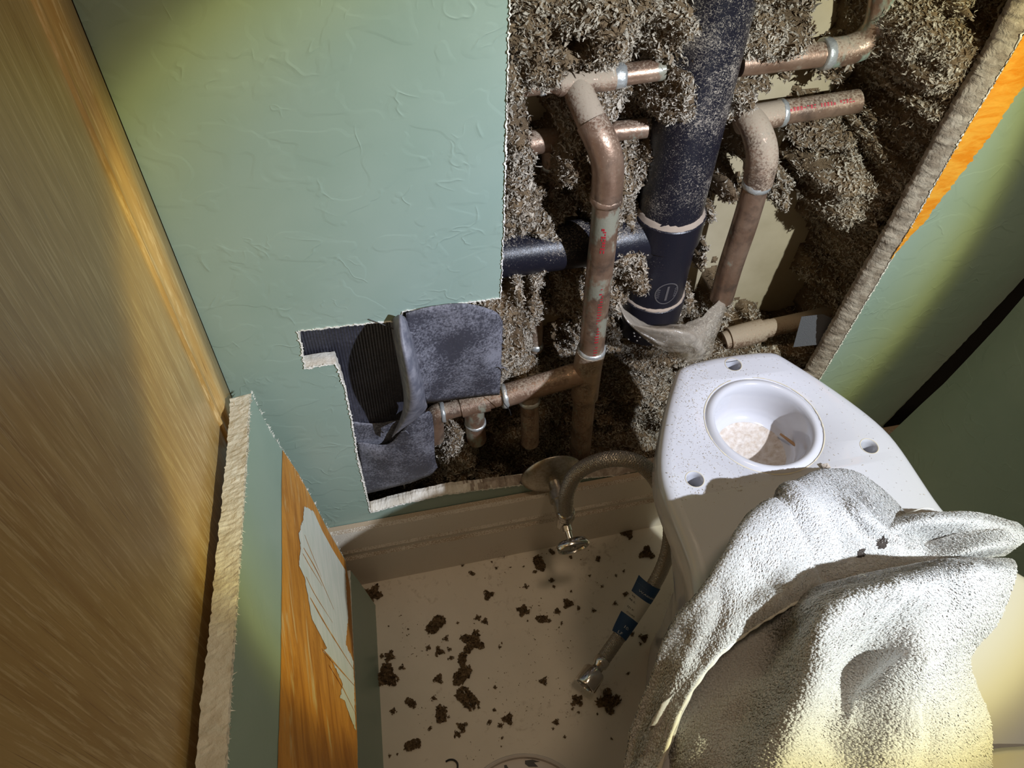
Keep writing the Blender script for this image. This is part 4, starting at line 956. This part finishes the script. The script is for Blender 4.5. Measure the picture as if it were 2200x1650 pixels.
# ------------------------------------------------------------------ towel
tw_v, tw_f, loops_p = [], [], []
def tnoise(v, k, a, s): return (float(fbm(v.x * k, v.y * k, v.z * k, s, 3)) - .47) * a
def layer(grid, sub, seedn, amp=.004, fr=28, creases=()):
    g_ = [[P(p[0], p[1], 'z', p[2]) for p in r] for r in grid]
    V, Fc, nu, nv = sheet(g_, sub)
    V = [Vector(v) for v in V]
    A_ = np.array([tuple(v) for v in V]).reshape(nu, nv, 3)
    nn = np.cross(np.gradient(A_, axis=0), np.gradient(A_, axis=1)); nn /= (np.linalg.norm(nn, axis=2, keepdims=True) + 1e-12)
    if nn[..., 2].mean() < 0: nn = -nn
    edge = np.minimum.outer(np.minimum(np.arange(nu), nu - 1 - np.arange(nu)) * 1.0, np.full(nv, 99)).clip(0, 8) / 8
    edge = np.minimum(edge, (np.minimum(np.arange(nv), nv - 1 - np.arange(nv)).clip(0, 4) / 4)[None, :])
    dsp = (fbm(A_[..., 0] * fr, A_[..., 1] * fr, A_[..., 2] * fr, seedn, 3) - .45) * amp * 2 + (fbm(A_[..., 0] * 110, A_[..., 1] * 110, 0, seedn + 3, 3) - .45) * .0007
    A_ = A_ + nn * (dsp * (.05 + .95 * edge))[..., None]
    for pl, zz, am, wd in creases:
        q_ = catmull([P(x, y, 'z', zz) for x, y in pl], 8); qq = np.array([(v.x, v.y) for v in q_])
        dd = np.sqrt(((A_[..., None, :2] - qq)**2).sum(-1)).min(-1); A_ = A_ + nn * (np.exp(-(dd / wd)**2) * am * edge)[..., None]
    # thick rounded border: drop the outer rows down
    A_[..., 2] -= ((1 - edge)**2) * .004
    off = len(tw_v); tw_v.extend([Vector(p) for p in A_.reshape(-1, 3)]); tw_f.extend([tuple(off + i for i in f) for f in Fc])
    a = A_[:-1, :-1].reshape(-1, 3); b = A_[1:, :-1].reshape(-1, 3); c = A_[1:, 1:].reshape(-1, 3); d = A_[:-1, 1:].reshape(-1, 3); n_ = nn[:-1, :-1].reshape(-1, 3)
    ar = np.linalg.norm(np.cross(b - a, d - a), axis=1)
    return A_, (a, b, c, d, n_, ar)
# lower big fold (behind is the shaded valley)
gB = [[(1395, 1700, .350), (1420, 1570, .395), (1500, 1440, .418), (1620, 1340, .428), (1745, 1262, .430), (1900, 1222, .430), (2050, 1196, .430), (2182, 1196, .425)],
      [(1400, 1720, .352), (1440, 1590, .402), (1525, 1465, .424), (1650, 1370, .434), (1758, 1284, .476), (1900, 1248, .492), (2050, 1224, .488), (2190, 1212, .452)],
      [(1405, 1760, .355), (1465, 1630, .410), (1560, 1510, .428), (1662, 1430, .444), (1762, 1335, .488), (1890, 1300, .490), (2040, 1275, .486), (2184, 1250, .450)],
      [(1415, 1800, .358), (1490, 1680, .416), (1585, 1570, .432), (1672, 1480, .452), (1762, 1400, .482), (1870, 1375, .468), (2010, 1335, .476), (2150, 1332, .446)],
      [(1425, 1850, .360), (1510, 1740, .420), (1588, 1640, .438), (1668, 1550, .460), (1758, 1470, .474), (1850, 1445, .452), (1985, 1400, .472), (2094, 1404, .442)],
      [(1430, 1900, .360), (1520, 1800, .420), (1588, 1700, .444), (1658, 1620, .458), (1745, 1545, .464), (1830, 1520, .450), (1960, 1470, .470), (2108, 1475, .440)],
      [(1440, 1950, .360), (1530, 1860, .420), (1590, 1770, .444), (1655, 1690, .456), (1730, 1630, .456), (1815, 1600, .448), (1950, 1560, .464), (2136, 1548, .440)],
      [(1450, 2000, .360), (1540, 1930, .420), (1600, 1850, .444), (1660, 1780, .454), (1730, 1730, .452), (1810, 1700, .448), (1950, 1680, .458), (2138, 1680, .440)]]
B1 = layer(gB, 12, 40, .0035, 34, [([(2010, 1290), (1900, 1360), (1840, 1450), (1815, 1560)], .47, -.007, .006), ([(1960, 1425), (1890, 1480), (1850, 1530)], .47, .005, .005), ([(2080, 1260), (2060, 1340), (1990, 1440), (1975, 1560)], .47, .004, .006), ([(1900, 1300), (1800, 1390), (1745, 1500), (1700, 1640)], .48, .003, .005), ([(1990, 1540), (2010, 1600), (1990, 1700)], .46, -.005, .006), ([(1590, 1500), (1540, 1560), (1500, 1640)], .42, .005, .008), ([(1640, 1400), (1600, 1470), (1560, 1560)], .42, -.004, .006)])
# rear right fold
gC = [[(1850, 1118, .406), (1925, 1104, .424), (2000, 1098, .434), (2080, 1094, .434), (2150, 1106, .430), (2203, 1128, .428)],
      [(1850, 1150, .425), (1925, 1128, .436), (2000, 1120, .442), (2080, 1117, .440), (2150, 1125, .436), (2212, 1140, .434)],
      [(1850, 1195, .432), (1925, 1178, .424), (2000, 1160, .420), (2080, 1150, .430), (2150, 1148, .436), (2208, 1152, .434)],
      [(1850, 1245, .430), (1925, 1225, .420), (2000, 1200, .424), (2080, 1182, .438), (2140, 1172, .438), (2192, 1168, .430)],
      [(1860, 1262, .42), (1930, 1240, .414), (2000, 1215, .414), (2080, 1198, .424), (2130, 1190, .424), (2165, 1186, .418)]]
C1 = layer(gC, 12, 50, .002, 40, [([(1930, 1112), (2020, 1112), (2100, 1108), (2160, 1122)], .425, -.0025, .0025), ([(1950, 1190), (2050, 1165), (2140, 1160)], .43, .004, .006)])
# upper flap with the corded hem
gA = [[(1400, 1720, .300), (1420, 1620, .330), (1450, 1500, .360), (1500, 1380, .390), (1560, 1300, .402), (1610, 1215, .402), (1660, 1140, .403), (1740, 1070, .403), (1800, 1030, .403), (1860, 1050, .403), (1920, 1108, .405), (1976, 1158, .412)],
      [(1330, 1720, .350), (1352, 1600, .376), (1388, 1480, .402), (1440, 1352, .430), (1500, 1272, .448), (1556, 1190, .456), (1612, 1102, .452), (1705, 1037, .436), (1785, 1008, .414), (1860, 1022, .410), (1930, 1088, .410), (1986, 1160, .418)],
      [(1338, 1725, .362), (1362, 1602, .384), (1402, 1480, .412), (1458, 1365, .440), (1528, 1292, .456), (1590, 1206, .464), (1650, 1124, .462), (1728, 1060, .450), (1790, 1036, .430), (1855, 1050, .424), (1922, 1108, .428), (1991, 1168, .426)],
      [(1348, 1730, .375), (1378, 1608, .398), (1424, 1490, .422), (1490, 1385, .444), (1570, 1312, .456), (1645, 1240, .456), (1705, 1165, .452), (1762, 1110, .448), (1806, 1092, .442), (1855, 1100, .446), (1915, 1138, .436), (1992, 1178, .430)],
      [(1362, 1735, .380), (1400, 1618, .402), (1450, 1500, .424), (1520, 1400, .444), (1602, 1328, .456), (1680, 1270, .462), (1740, 1220, .446), (1790, 1178, .434), (1835, 1158, .434), (1880, 1160, .432), (1928, 1172, .430), (1989, 1189, .428)],
      [(1385, 1740, .385), (1424, 1632, .408), (1470, 1512, .428), (1540, 1412, .444), (1618, 1346, .452), (1690, 1302, .456), (1745, 1272, .438), (1800, 1250, .430), (1850, 1240, .428), (1895, 1228, .428), (1940, 1212, .426), (1982, 1202, .424)]]
A1 = layer(gA, 12, 60, .0024, 40, [([(1672, 1062), (1710, 1120), (1770, 1195), (1830, 1260)], .45, -.004, .004), ([(1700, 1040), (1740, 1100), (1800, 1170)], .45, .003, .006), ([(1850, 1060), (1890, 1110), (1960, 1150)], .44, -.003, .005), ([(1540, 1300), (1530, 1360), (1500, 1410)], .445, -.005, .005), ([(1800, 1120), (1860, 1150), (1930, 1160)], .44, .004, .006), ([(1450, 1400), (1420, 1490), (1400, 1600)], .42, -.004, .006), ([(1610, 1230), (1660, 1260), (1700, 1290)], .455, -.003, .005)])
_p = np.array([tuple(v) for v in tw_v]); _f = np.array(tw_f)
_c = np.cross(_p[_f[:, 1]] - _p[_f[:, 0]], _p[_f[:, 3]] - _p[_f[:, 0]])[:, 2]
lay = np.searchsorted(np.cumsum([len(B1[1][0]), len(C1[1][0]), len(A1[1][0])]), np.arange(len(_f)), side='right')
for q_ in range(3):
    if _c[lay == q_].sum() < 0: _f[lay == q_] = _f[lay == q_][:, ::-1]
tw_f = [tuple(int(i) for i in f) for f in _f]
towel = mesh_obj('towel', tw_v, tw_f, TERRY, None, smooth=True)
md = towel.modifiers.new('thickness', 'SOLIDIFY'); md.thickness = .0035; md.offset = -1
tag(towel, 'crumpled white terry towel draped over the toilet deck and bowl', 'towel')
# hem cord along the flap's lower edge
A_ = A1[0]; nu, nv = A_.shape[:2]
hem = [Vector(p) + Vector((0, 0, .0008)) for p in (A_[:, -1] if np.linalg.norm(A_[0, -1] - A_[-1, -1]) > np.linalg.norm(A_[0, 0] - A_[0, -1]) else A_[-1, :])]
V, Fc = tube(hem[: int(len(hem) * .70)], [.0012 + .0003 * math.sin(i * 1.3) for i in range(int(len(hem) * .70))], 8); o = mesh_obj('hem_cord', V, Fc, HEM, towel, smooth=True)
# terry loops
def loops_on(data, n, size=.0021, skip=None):
    a, b, c, d, nn, ar = data; cum = np.cumsum(ar) / ar.sum(); k = np.searchsorted(cum, RNG.random(n)); k = k.clip(0, len(a) - 1)
    u = RNG.random((n, 1)); v = RNG.random((n, 1)); p = a[k] * (1 - u) * (1 - v) + b[k] * u * (1 - v) + c[k] * u * v + d[k] * (1 - u) * v
    N_ = nn[k]; t = (d - a)[k]; t /= np.linalg.norm(t, axis=1, keepdims=True); s = np.cross(N_, t)
    an = RNG.normal(0, .40, (n, 1)); dr = t * np.sin(an) + s * np.cos(an); wd_ = np.cross(N_, dr)
    L = size * RNG.uniform(.6, 1.3, (n, 1)); h = L * RNG.uniform(.16, .36, (n, 1)); w_ = .00034 * RNG.uniform(.8, 1.3, (n, 1))
    P0 = p - dr * L * .5 - N_ * .0003; P1 = p - dr * L * .28 + N_ * h; P2 = p + dr * L * .28 + N_ * h; P3 = p + dr * L * .5 - N_ * .0003
    out = []
    for q_ in (P0, P1, P2, P3): out += [q_ - wd_ * w_, q_ + wd_ * w_ ]
    # a roof-shaped ribbon gives the yarn some body
    V = np.stack(out, 1).reshape(-1, 3); i = np.arange(n)[:, None] * 8
    return V, np.concatenate([i + np.array([[0, 1, 3, 2]]), i + np.array([[2, 3, 5, 4]]), i + np.array([[4, 5, 7, 6]])], 0)
VV = []; FF = []; off = 0
for dat, n in ((B1[1], 95000), (C1[1], 18000), (A1[1], 75000)):
    v_, f_ = loops_on(dat, n); VV.append(v_); FF.append(f_ + off); off += len(v_)
o = np_mesh('terry_loops', np.concatenate(VV), np.concatenate(FF), LOOPM, towel, smooth=True); o['kind'] = 'stuff'
for (sx_, sy_, rr2, nn2) in [(1893, 1163, .0028, 60), (1884, 1170, .0022, 40), (1848, 1186, .0022, 45)]:
    a, b, c, d, n_, ar = A1[1]; cc = P(sx_, sy_, 'z', .433); m_ = (np.hypot(a[:, 0] - cc.x, a[:, 1] - cc.y) < rr2)
    if m_.sum() > 3:
        v_, f_ = loops_on(tuple(x[m_] for x in (a, b, c, d, n_, ar)), nn2, .0026); np_mesh('black_smudge', v_ + n_[m_].mean(0) * .0004, f_, STAINB, towel, smooth=True)
V = []; Fc = []
tube(catmull([P(1938, 1108, 'z', .416), P(1958, 1100, 'z', .425), P(1985, 1092, 'z', .43), P(2005, 1094, 'z', .428)], 5), .0004, 5, True, V, Fc)
mesh_obj('stray_thread', V, Fc, HEM, towel); V = []; Fc = []
tube(catmull([P(1845, 1240, 'z', .47), P(1852, 1234, 'z', .478), P(1860, 1238, 'z', .482)], 4), .0003, 5, True, V, Fc)
mesh_obj('stray_thread', V, Fc, HEM, towel)

# ------------------------------------------------------------------ shut-off valve and braided supply hose
vx, vz = .172, .128
valve = empty('shutoff_valve', (vx, -.03, vz - .02), 'small chrome shutoff valve with oval handle on the lower wall', 'valve')
V, Fc = lathe((.170, -.0005, .150), (0, -1, 0), [(0, .034), (.0012, .0335), (.004, .031), (.008, .024), (.010, .014), (.0105, .0085)], 40); o = mesh_obj('escutcheon', V, Fc, DULLCHROME, valve, smooth=True); o['label'] = 'domed dusty wall plate'
V, Fc = lathe((.172, -.006, .146), (.02, -1, -.08), [(0, .008), (.016, .008), (.016, .0115), (.026, .0115), (.026, .009), (.040, .009)], 24); o = mesh_obj('valve_body', V, Fc, DULLCHROME, valve, smooth=True); sm_edges(o)
V, Fc = lathe((.1745, -.046, .130), (0, 0, 1), [(-.012, .007), (-.012, .0088), (0, .0092), (.012, .0085), (.014, .0062), (.022, .0062)], 24); o = mesh_obj('valve_outlet', V, Fc, CHROME, valve, smooth=True); sm_edges(o)
V, Fc = lathe((.1745, -.054, .126), (.05, -1, -.25), [(0, .0055), (.006, .0055), (.006, .0038), (.018, .0036)], 16); o = mesh_obj('stem', V, Fc, CHROME, valve, smooth=True); sm_edges(o)
V, Fc = lathe((.1755, -.071, .1215), (.06, -1, -.02), [(-.001, .0145), (.0, .0172), (.002, .0183), (.0065, .0183), (.008, .0172), (.0082, .0150), (.0062, .0140), (.0062, .004), (.0080, .0035)], 48, sx=.62, sy=1.0, ref=(0, 0, 1))
o = mesh_obj('oval_handle', V, Fc, CHROME, valve, smooth=True); sm_edges(o)
hose_px = [(1216, 1112, 'y', -.047), (1216, 1085, 'y', -.047), (1219, 1055, 'y', -.048), (1236, 1020, 'y', -.05), (1270, 997, 'y', -.055), (1320, 985, 'y', -.062), (1370, 994, 'y', -.070), (1406, 1025, 'y', -.078), (1430, 1075, 'z', .190), (1440, 1130, 'z', .150), (1436, 1180, 'z', .115), (1421, 1225, 'z', .085), (1396, 1270, 'z', .062), (1362, 1322, 'z', .045), (1325, 1375, 'z', .036), (1290, 1425, 'z', .032)]
hp_ = catmull([P(*p) for p in hose_px], 14)
# even spacing
def resample(p, st):
    d = [0]
    for a, b in zip(p, p[1:]): d.append(d[-1] + (b - a).length)
    n = int(d[-1] / st); A = np.array([tuple(x) for x in p]); s = np.linspace(0, d[-1], n)
    return [Vector([np.interp(t, d, A[:, i]) for i in range(3)]) for t in s]
hp_ = resample(hp_, .0016)
hose = empty('supply_hose', P(1255, 1480, 'z', 0), 'braided steel supply hose arching from the wall valve down to the floor', 'hose')
HRAD = .0077
V, Fc = tube(hp_, HRAD * .90, 20); mesh_obj('inner_hose', V, Fc, HOSECORE, hose, smooth=True)
# braid: opposite helices of thin wire bundles
fr_ = []; up = None
for i, p in enumerate(hp_):
    t = (hp_[min(i + 1, len(hp_) - 1)] - hp_[max(i - 1, 0)]).normalized()
    if up is None: a = Vector((1, 0, 0)); up = (a - t * a.dot(t)).normalized()
    else: up = (up - t * up.dot(t)).normalized()
    fr_.append((p, t, up.copy(), t.cross(up)))
V = []; Fc = []; NB = 12
for dirn in (1, -1):
    for b in range(NB):
        ph = 2 * math.pi * b / NB; last = None; k = 0
        for i in range(0, len(fr_)):
            p, t, u, s = fr_[i]; an = ph + dirn * i * .0016 * 250
            wv = math.sin(an * NB / 2 * 1.0 + b * math.pi) * .00022 * dirn
            rr_ = HRAD + wv; c = p + (u * math.cos(an) + s * math.sin(an)) * rr_
            tan = (t + (-u * math.sin(an) + s * math.cos(an)) * dirn * HRAD * 250).normalized(); nn_ = (u * math.cos(an) + s * math.sin(an)); sd = nn_.cross(tan)
            q_ = len(V); V += [c - sd * .00085 - nn_ * .0002, c + nn_ * .00018, c + sd * .00085 - nn_ * .0002]
            if last is not None: Fc.append((last, last + 1, q_ + 1, q_)); Fc.append((last + 1, last + 2, q_ + 2, q_ + 1))
            last = q_
mesh_obj('steel_braid', V, Fc, BRAID, hose, smooth=False)
# crimps and nuts
def along(i, j): return (hp_[j] - hp_[i]).normalized()
e0 = hp_[0]; V, Fc = lathe(hp_[3], along(3, 8), [(-.004, .0090), (0, .0098), (.002, .0090), (.004, .0098), (.006, .0091), (.0085, .0096), (.010, .0086)], 24); mesh_obj('crimp_ferrule', V, Fc, CHROME, hose, smooth=True)
eN = hp_[-1]; ax = along(len(hp_) - 8, len(hp_) - 1)
V, Fc = lathe(eN, ax, [(-.006, .0078), (-.004, .0086), (.002, .0084), (.004, .0066), (.010, .0064)], 24); mesh_obj('crimp_ferrule', V, Fc, CHROME, hose, smooth=True)
V, Fc = lathe(eN + ax * .009, ax, [(0, .0066), (.0006, .0110), (.003, .0122), (.019, .0126), (.0205, .0122), (.0205, .0100), (.018, .0096), (.006, .0094), (.005, .004)], 32)
o = mesh_obj('coupling_nut', V, Fc, CHROME, hose, smooth=True); sm_edges(o); o['label'] = 'open chrome coupling nut'
# folded label round the hose
ia = min(range(len(hp_)), key=lambda i: (hp_[i] - P(1408, 1252, 'z', .068)).length); ib = min(range(len(hp_)), key=lambda i: (hp_[i] - P(1330, 1368, 'z', .037)).length)
LN = ib - ia; cv = Vector(CAM)
def lab(u, v, lift=0.0):
    """u 0..1 along the hose, v -1..1 across; the label wraps and flares off on the left"""
    i = ia + u * LN; k = int(max(0, min(len(hp_) - 2, i))); p = hp_[k].lerp(hp_[k + 1], max(0, min(1, i - k))); t = along(max(0, k - 3), min(len(hp_) - 1, k + 3))
    n_ = (cv - p); n_ = (n_ - t * n_.dot(t)).normalized(); s = n_.cross(t) * 1.0                     # across
    r = HRAD + .0010 + lift
    a = v * 1.25; fl_ = max(0, -v - .05) * (.010 * (1 - u)**.7 + .001)
    return p + (n_ * math.cos(a) + s * math.sin(a)) * r - s * fl_
sgn = 1
def lab_px(u, v, lift=0.0): return lab(u, v * sgn, lift)
def lab_patch(name, u0, u1, v0, v1, mat, parent, lift=0.0, nu_=14, nv_=14, slant=.0):
    V = []; Fc = []
    for i in range(nu_ + 1):
        for j in range(nv_ + 1):
            u = u0 + (u1 - u0) * i / nu_; v = v0 + (v1 - v0) * j / nv_; V.append(lab(min(1, max(-.12, u + slant * v)), v, lift))
    for i in range(nu_):
        for j in range(nv_): a = i * (nv_ + 1) + j; Fc.append((a, a + nv_ + 1, a + nv_ + 2, a + 1))
    return mesh_obj(name, V, Fc, mat, parent, smooth=True)
lbl = lab_patch('label', 0, 1, -1, 1, LABELW, hose); lbl['label'] = 'blue and white wrap-around paper label'
lab_patch('blue_band', .0, .30, -1, 1, BLUE, lbl, .0002); lab_patch('blue_band', .66, 1.0, -1, 1, BLUE, lbl, .0002)
def lab_text(txt, u, v, size, mat, lift=.0004, rot=False):
    cu = bpy.data.curves.new('label_text', 'FONT'); cu.body = txt; cu.size = 1; cu.resolution_u = 2
    ob = bpy.data.objects.new('label_text', cu); COL.objects.link(ob); dg = bpy.context.evaluated_depsgraph_get()
    me = bpy.data.meshes.new_from_object(ob.evaluated_get(dg)); bpy.data.objects.remove(ob)
    bm = bmesh.new(); bm.from_mesh(me); bmesh.ops.triangulate(bm, faces=bm.faces); bmesh.ops.subdivide_edges(bm, edges=bm.edges, cuts=1)
    Lh = LN * .0016
    VV_ = []
    for vv in bm.verts:
        x, y = vv.co.x * size, vv.co.y * size
        VV_.append(lab(u - y / Lh, v + x / (HRAD * 1.3), lift))
    bm.verts.index_update(); FF_ = [tuple(q.index for q in f.verts) for f in bm.faces]; bm.free()
    mesh_obj('label_text', VV_, FF_, mat, lbl)
lab_text('WARNING', .22, -.55, .0032, INKW); lab_text('- - - - - -', .12, -.9, .0022, INKW)
lab_text('VR.', .36, -.80, .0026, INKB); lab_text('RE S.', .43, -.85, .0026, INKB); lab_text('-', .44, .2, .003, INKB); lab_text('CORR', .63, -.55, .0026, INKB); lab_text("FJ'I K", .55, -.7, .0026, INKB)
lab_text('10:', .86, -.2, .0048, INKW); lab_text('LF', .985, -.35, .0048, INKW)

# ------------------------------------------------------------------ debris on the floor
def clump(zx, zy, r, flat=.35):
    px, py = 720 + zx / 3, 1100 + zy / 3; c = P(px, py, 'z', .001); R_ = r * .8 / 3 / 1.98 / 1000
    n = int(10 + min(320, (r * r) * .10)); ang = RNG.uniform(0, 2 * np.pi, n); lob = 1 + .45 * np.sin(ang * RNG.integers(2, 5) + RNG.uniform(0, 6)); rad = np.sqrt(RNG.uniform(0, 1, n)) * lob * R_ * .9
    x, y = rad * np.cos(ang), rad * np.sin(ang) * .95; z = RNG.uniform(0, 1, n) * R_ * flat * np.clip(1 - rad / (R_ * 1.3), .1, 1) + .0006
    pts = np.stack([c.x + x, c.y + y, z], 1)
    sz_ = np.clip(RNG.uniform(.25, .6, (n, 1)) * R_, .0010, .0042)
    fv, fq, ft = flakes(pts, np.tile([0, 0, 1.0], (n, 1)), sz_, np.clip(RNG.normal(.5, .25, n), 0, 1), .0004, (.35, .8), .4)
    # a lumpy core so the clump has a body
    k = 14; lob2 = RNG.uniform(.5, .95, k); core = [[c.x, c.y, R_ * flat * .9]]
    for ringr, zz in ((.5, .75), (1.0, .0)):
        for i in range(k): a = 2 * np.pi * i / k; core.append([c.x + np.cos(a) * R_ * .8 * ringr * lob2[i], c.y + np.sin(a) * R_ * .8 * ringr * lob2[i], R_ * flat * zz * .9 + .0003])
    cq = [[0, 1 + i, 1 + (i + 1) % k, 0] for i in range(k)]
    cq = [[0, 1 + i, 1 + (i + 1) % k, 1 + (i + 1) % k] for i in range(0)]
    off = len(fv); quads = []
    for i in range(k): quads.append([off + 1 + i, off + 1 + k + i, off + 1 + k + (i + 1) % k, off + 1 + (i + 1) % k])
    for i in range(0, k, 2): quads.append([off, off + 1 + i, off + 1 + (i + 1) % k, off + 1 + (i + 2) % k])
    V = np.concatenate([fv, np.array(core)]); V[:, 2] = np.maximum(V[:, 2], .0002)
    t = np.concatenate([ft, np.full(len(core), .3)])
    return np_mesh('debris_clump', V, np.concatenate([fq, np.array(quads)]), DEBRIS, tone=t)
big = {(650, 725, 72): 'round nest-like brown debris clump on the floor left of centre', (885, 835, 82): 'largest square brown debris clump in the middle of the floor', (820, 1050, 72): 'brown debris clump lying between the square clump and the long oval one',
       (850, 1200, 82): 'oval brown debris clump at the lower end of the central row', (685, 1300, 55): 'kidney-shaped debris clump lower left of the oval clump', (500, 1500, 50): 'twin-lobed debris clump nearest the lower left of the floor',
       (1760, 1220, 80): 'dark ragged debris clump right of the chrome coupling nut', (1560, 1215, 42): 'debris lump half under the chrome coupling nut', (330, 1060, 92): 'dark stringy debris clump against the edge of the green scrap',
       (240, 530, 72): 'dark debris clump in the corner below the baseboard end', (1315, 330, 60): 'tan splayed debris clump below the baseboard near the valve handle', (1210, 635, 45): 'star-shaped tan debris clump in the lit middle of the floor',
       (1335, 690, 42): 'tan bow-shaped debris clump right of the star-shaped one', (1115, 1335, 40): 'half-moon debris clump near the white lid', (985, 535, 40): 'turtle-shaped brown debris clump in the upper middle of the floor',
       (1885, 135, 52): 'debris clump under the baseboard where the hose hangs', (2010, 265, 55): 'dark debris clump behind the hose beside the toilet base', (820, 945, 45): 'debris tuft directly below the largest square clump',
       (670, 900, 36): 'square debris crumb below the round nest-like clump', (490, 1230, 40): 'kite-shaped debris crumb at the lower left floor', (820, 1385, 36): 'forked debris crumb above the white lid', (1500, 590, 42): 'vertical string of debris in the shadow left of the hose label',
       (665, 1078, 36): 'oval debris crumb left of the central row', (1345, 1090, 30): 'triangular dark crumb in the shaded floor left of the coupling nut', (1425, 1355, 25): 'leaf-shaped dark crumb near the lower middle edge', (1990, 810, 34): 'two-pronged crumb right of the hose label'}
for (zx, zy, r), lb in big.items():
    o = clump(zx, zy, r); tag(o, lb, 'debris', 'brown debris clumps on the floor')
small = [(880, 395, 25), (1040, 360, 15), (600, 875, 22), (715, 815, 25), (735, 885, 18), (745, 940, 22), (965, 705, 28), (920, 680, 25), (635, 1200, 22), (375, 1285, 25), (610, 1395, 18), (790, 1430, 28), (995, 1355, 22), (1065, 1375, 22), (1030, 1130, 18), (1480, 1450, 14), (1380, 700, 18),
         (1290, 385, 22), (1230, 480, 22), (1395, 440, 24), (1410, 480, 16), (1395, 255, 28), (1520, 290, 18), (1070, 275, 30), (1430, 640, 28), (1570, 620, 20), (1665, 635, 20), (1695, 300, 28), (1805, 590, 20), (1870, 530, 25), (1915, 785, 22), (1890, 1040, 15), (1075, 1455, 12), (350, 930, 40), (790, 715, 12), (345, 735, 9), (1130, 355, 8), (1215, 350, 8), (470, 755, 8), (1240, 700, 10),
         (1860, 380, 14), (1810, 410, 14), (1640, 410, 12), (1460, 715, 14), (1690, 1300, 10), (1530, 1270, 14), (1570, 1290, 12), (1405, 1395, 10), (1780, 1460, 9), (350, 1570, 14), (400, 1560, 9), (730, 1320, 12), (925, 1260, 14), (1060, 870, 16), (1025, 1275, 16), (1075, 845, 9), (700, 340, 14), (840, 800, 16), (1720, 480, 14), (1520, 510, 14), (1970, 850, 14), (1815, 1180, 14), (430, 1000, 24), (300, 930, 22), (520, 360, 10), (600, 362, 12), (820, 345, 14), (1010, 320, 10)]
SH = {k: v for k, v in zip(big, ['round nest-like clump', 'big square clump', 'middle clump of the central row', 'long oval clump', 'kidney-shaped clump', 'twin-lobed clump', 'ragged clump right of the coupling nut', 'lump under the coupling nut', 'stringy clump by the green scrap',
     'dark corner clump', 'splayed clump near the valve handle', 'star-shaped clump', 'bow-shaped clump', 'half-moon clump', 'turtle-shaped clump', 'clump under the baseboard by the hose', 'dark clump behind the hose', 'tuft below the square clump', 'square crumb below the nest-like clump', 'kite-shaped crumb', 'forked crumb',
     'vertical debris string', 'oval crumb left of the central row', 'triangular dark crumb', 'leaf-shaped crumb', 'two-pronged crumb'])}
ORD = ['', 'second ', 'third ', 'fourth ', 'fifth ']; seen = {}
rel = []
for (zx, zy, r) in small:
    k = min(big, key=lambda b: math.hypot(b[0] - zx, b[1] - zy)); dx, dy = zx - k[0], zy - k[1]
    d = ('right of' if dx > 0 else 'left of') if abs(dx) > abs(dy) else ('below' if dy > 0 else 'above'); rel.append((math.hypot(dx, dy), zx, zy, r, k, d))
for dist, zx, zy, r, k, d in sorted(rel):
    i = seen.get((k, d), 0); seen[(k, d)] = i + 1
    sz_w = 'tiny' if r < 13 else ('small' if r < 22 else 'pea-sized')
    tag(clump(zx, zy, r), f"{sz_w} brown debris crumb, {ORD[min(i, 4)] + ('nearest ' if i else 'nearest ')}{d} the {SH[k]}", 'debris', 'small debris crumbs scattered on the floor')
# fine dust grains
n = 1500; pts = np.stack([RNG.uniform(-.02, .30, n), RNG.uniform(-.27, -.018, n), np.full(n, .0004)], 1); dn = fbm(pts[:, 0] * 22, pts[:, 1] * 22, 0, 77, 3); pts = pts[dn > .46]
fv, fq, ft = flakes(pts, np.tile([0, 0, 1.0], (len(pts), 1)), RNG.uniform(.0005, .0018, (len(pts), 1)), RNG.uniform(.2, .8, len(pts)), .0002, (.3, .7), .2); fv[:, 2] = np.clip(fv[:, 2], .0002, .002)
tag(np_mesh('floor_dust', fv, fq, DEBRIS, tone=ft), 'fine brown dust grains sprinkled over the white floor', 'dust', kind='stuff')

# white lid at the bottom edge and the black curl of wire beside it
lc = P(1095, 1622, 'z', .02); RL = .070; lcx, lcy = lc.x, lc.y - RL
lid = empty('bucket_lid', (lcx, lcy, 0), 'round white plastic lid with black flecks at the bottom edge of the picture', 'lid')
V, Fc = lathe((lcx, lcy, 0), (0, 0, 1), [(.0, RL - .003), (.016, RL - .0008), (.0195, RL), (.0215, RL - .0008), (.0222, RL - .0022), (.0215, RL - .0038), (.017, RL - .0045), (.0165, .001)], 96); o = mesh_obj('lid_disc', V, Fc, WHITEPL, lid, smooth=True); sm_edges(o)
def fleck(pts, name='black_fleck'):
    V = [P(px, py, 'z', .0178) for px, py in pts]; V = [Vector((v.x, v.y, .0172)) for v in V] ; n = len(V); V2 = V + [v + Vector((0, 0, .0006)) for v in V]
    mesh_obj(name, V2, [tuple(range(n, 2 * n))] + [(i, (i + 1) % n, n + (i + 1) % n, n + i) for i in range(n)], WIRE, lid)
fleck([(1128, 1634), (1144, 1632), (1160, 1636), (1147, 1638), (1156, 1647), (1136, 1647), (1128, 1641)]); fleck([(1083, 1644), (1088, 1643), (1092, 1650), (1084, 1652)])
fleck([(1129, 1626), (1137, 1628), (1136, 1630), (1130, 1628)])
V = []; Fc = []; tube(catmull([P(958, 1636, 'z', .002), P(966, 1632, 'z', .003), P(976, 1633, 'z', .003), (P(983, 1641, 'z', .003)), P(982, 1655, 'z', .002), P(978, 1668, 'z', .002)], 6), .0009, 8, True, V, Fc)
tag(mesh_obj('wire_offcut', V, Fc, WIRE, smooth=True), 'black curled wire offcut on the floor left of the white lid', 'wire')
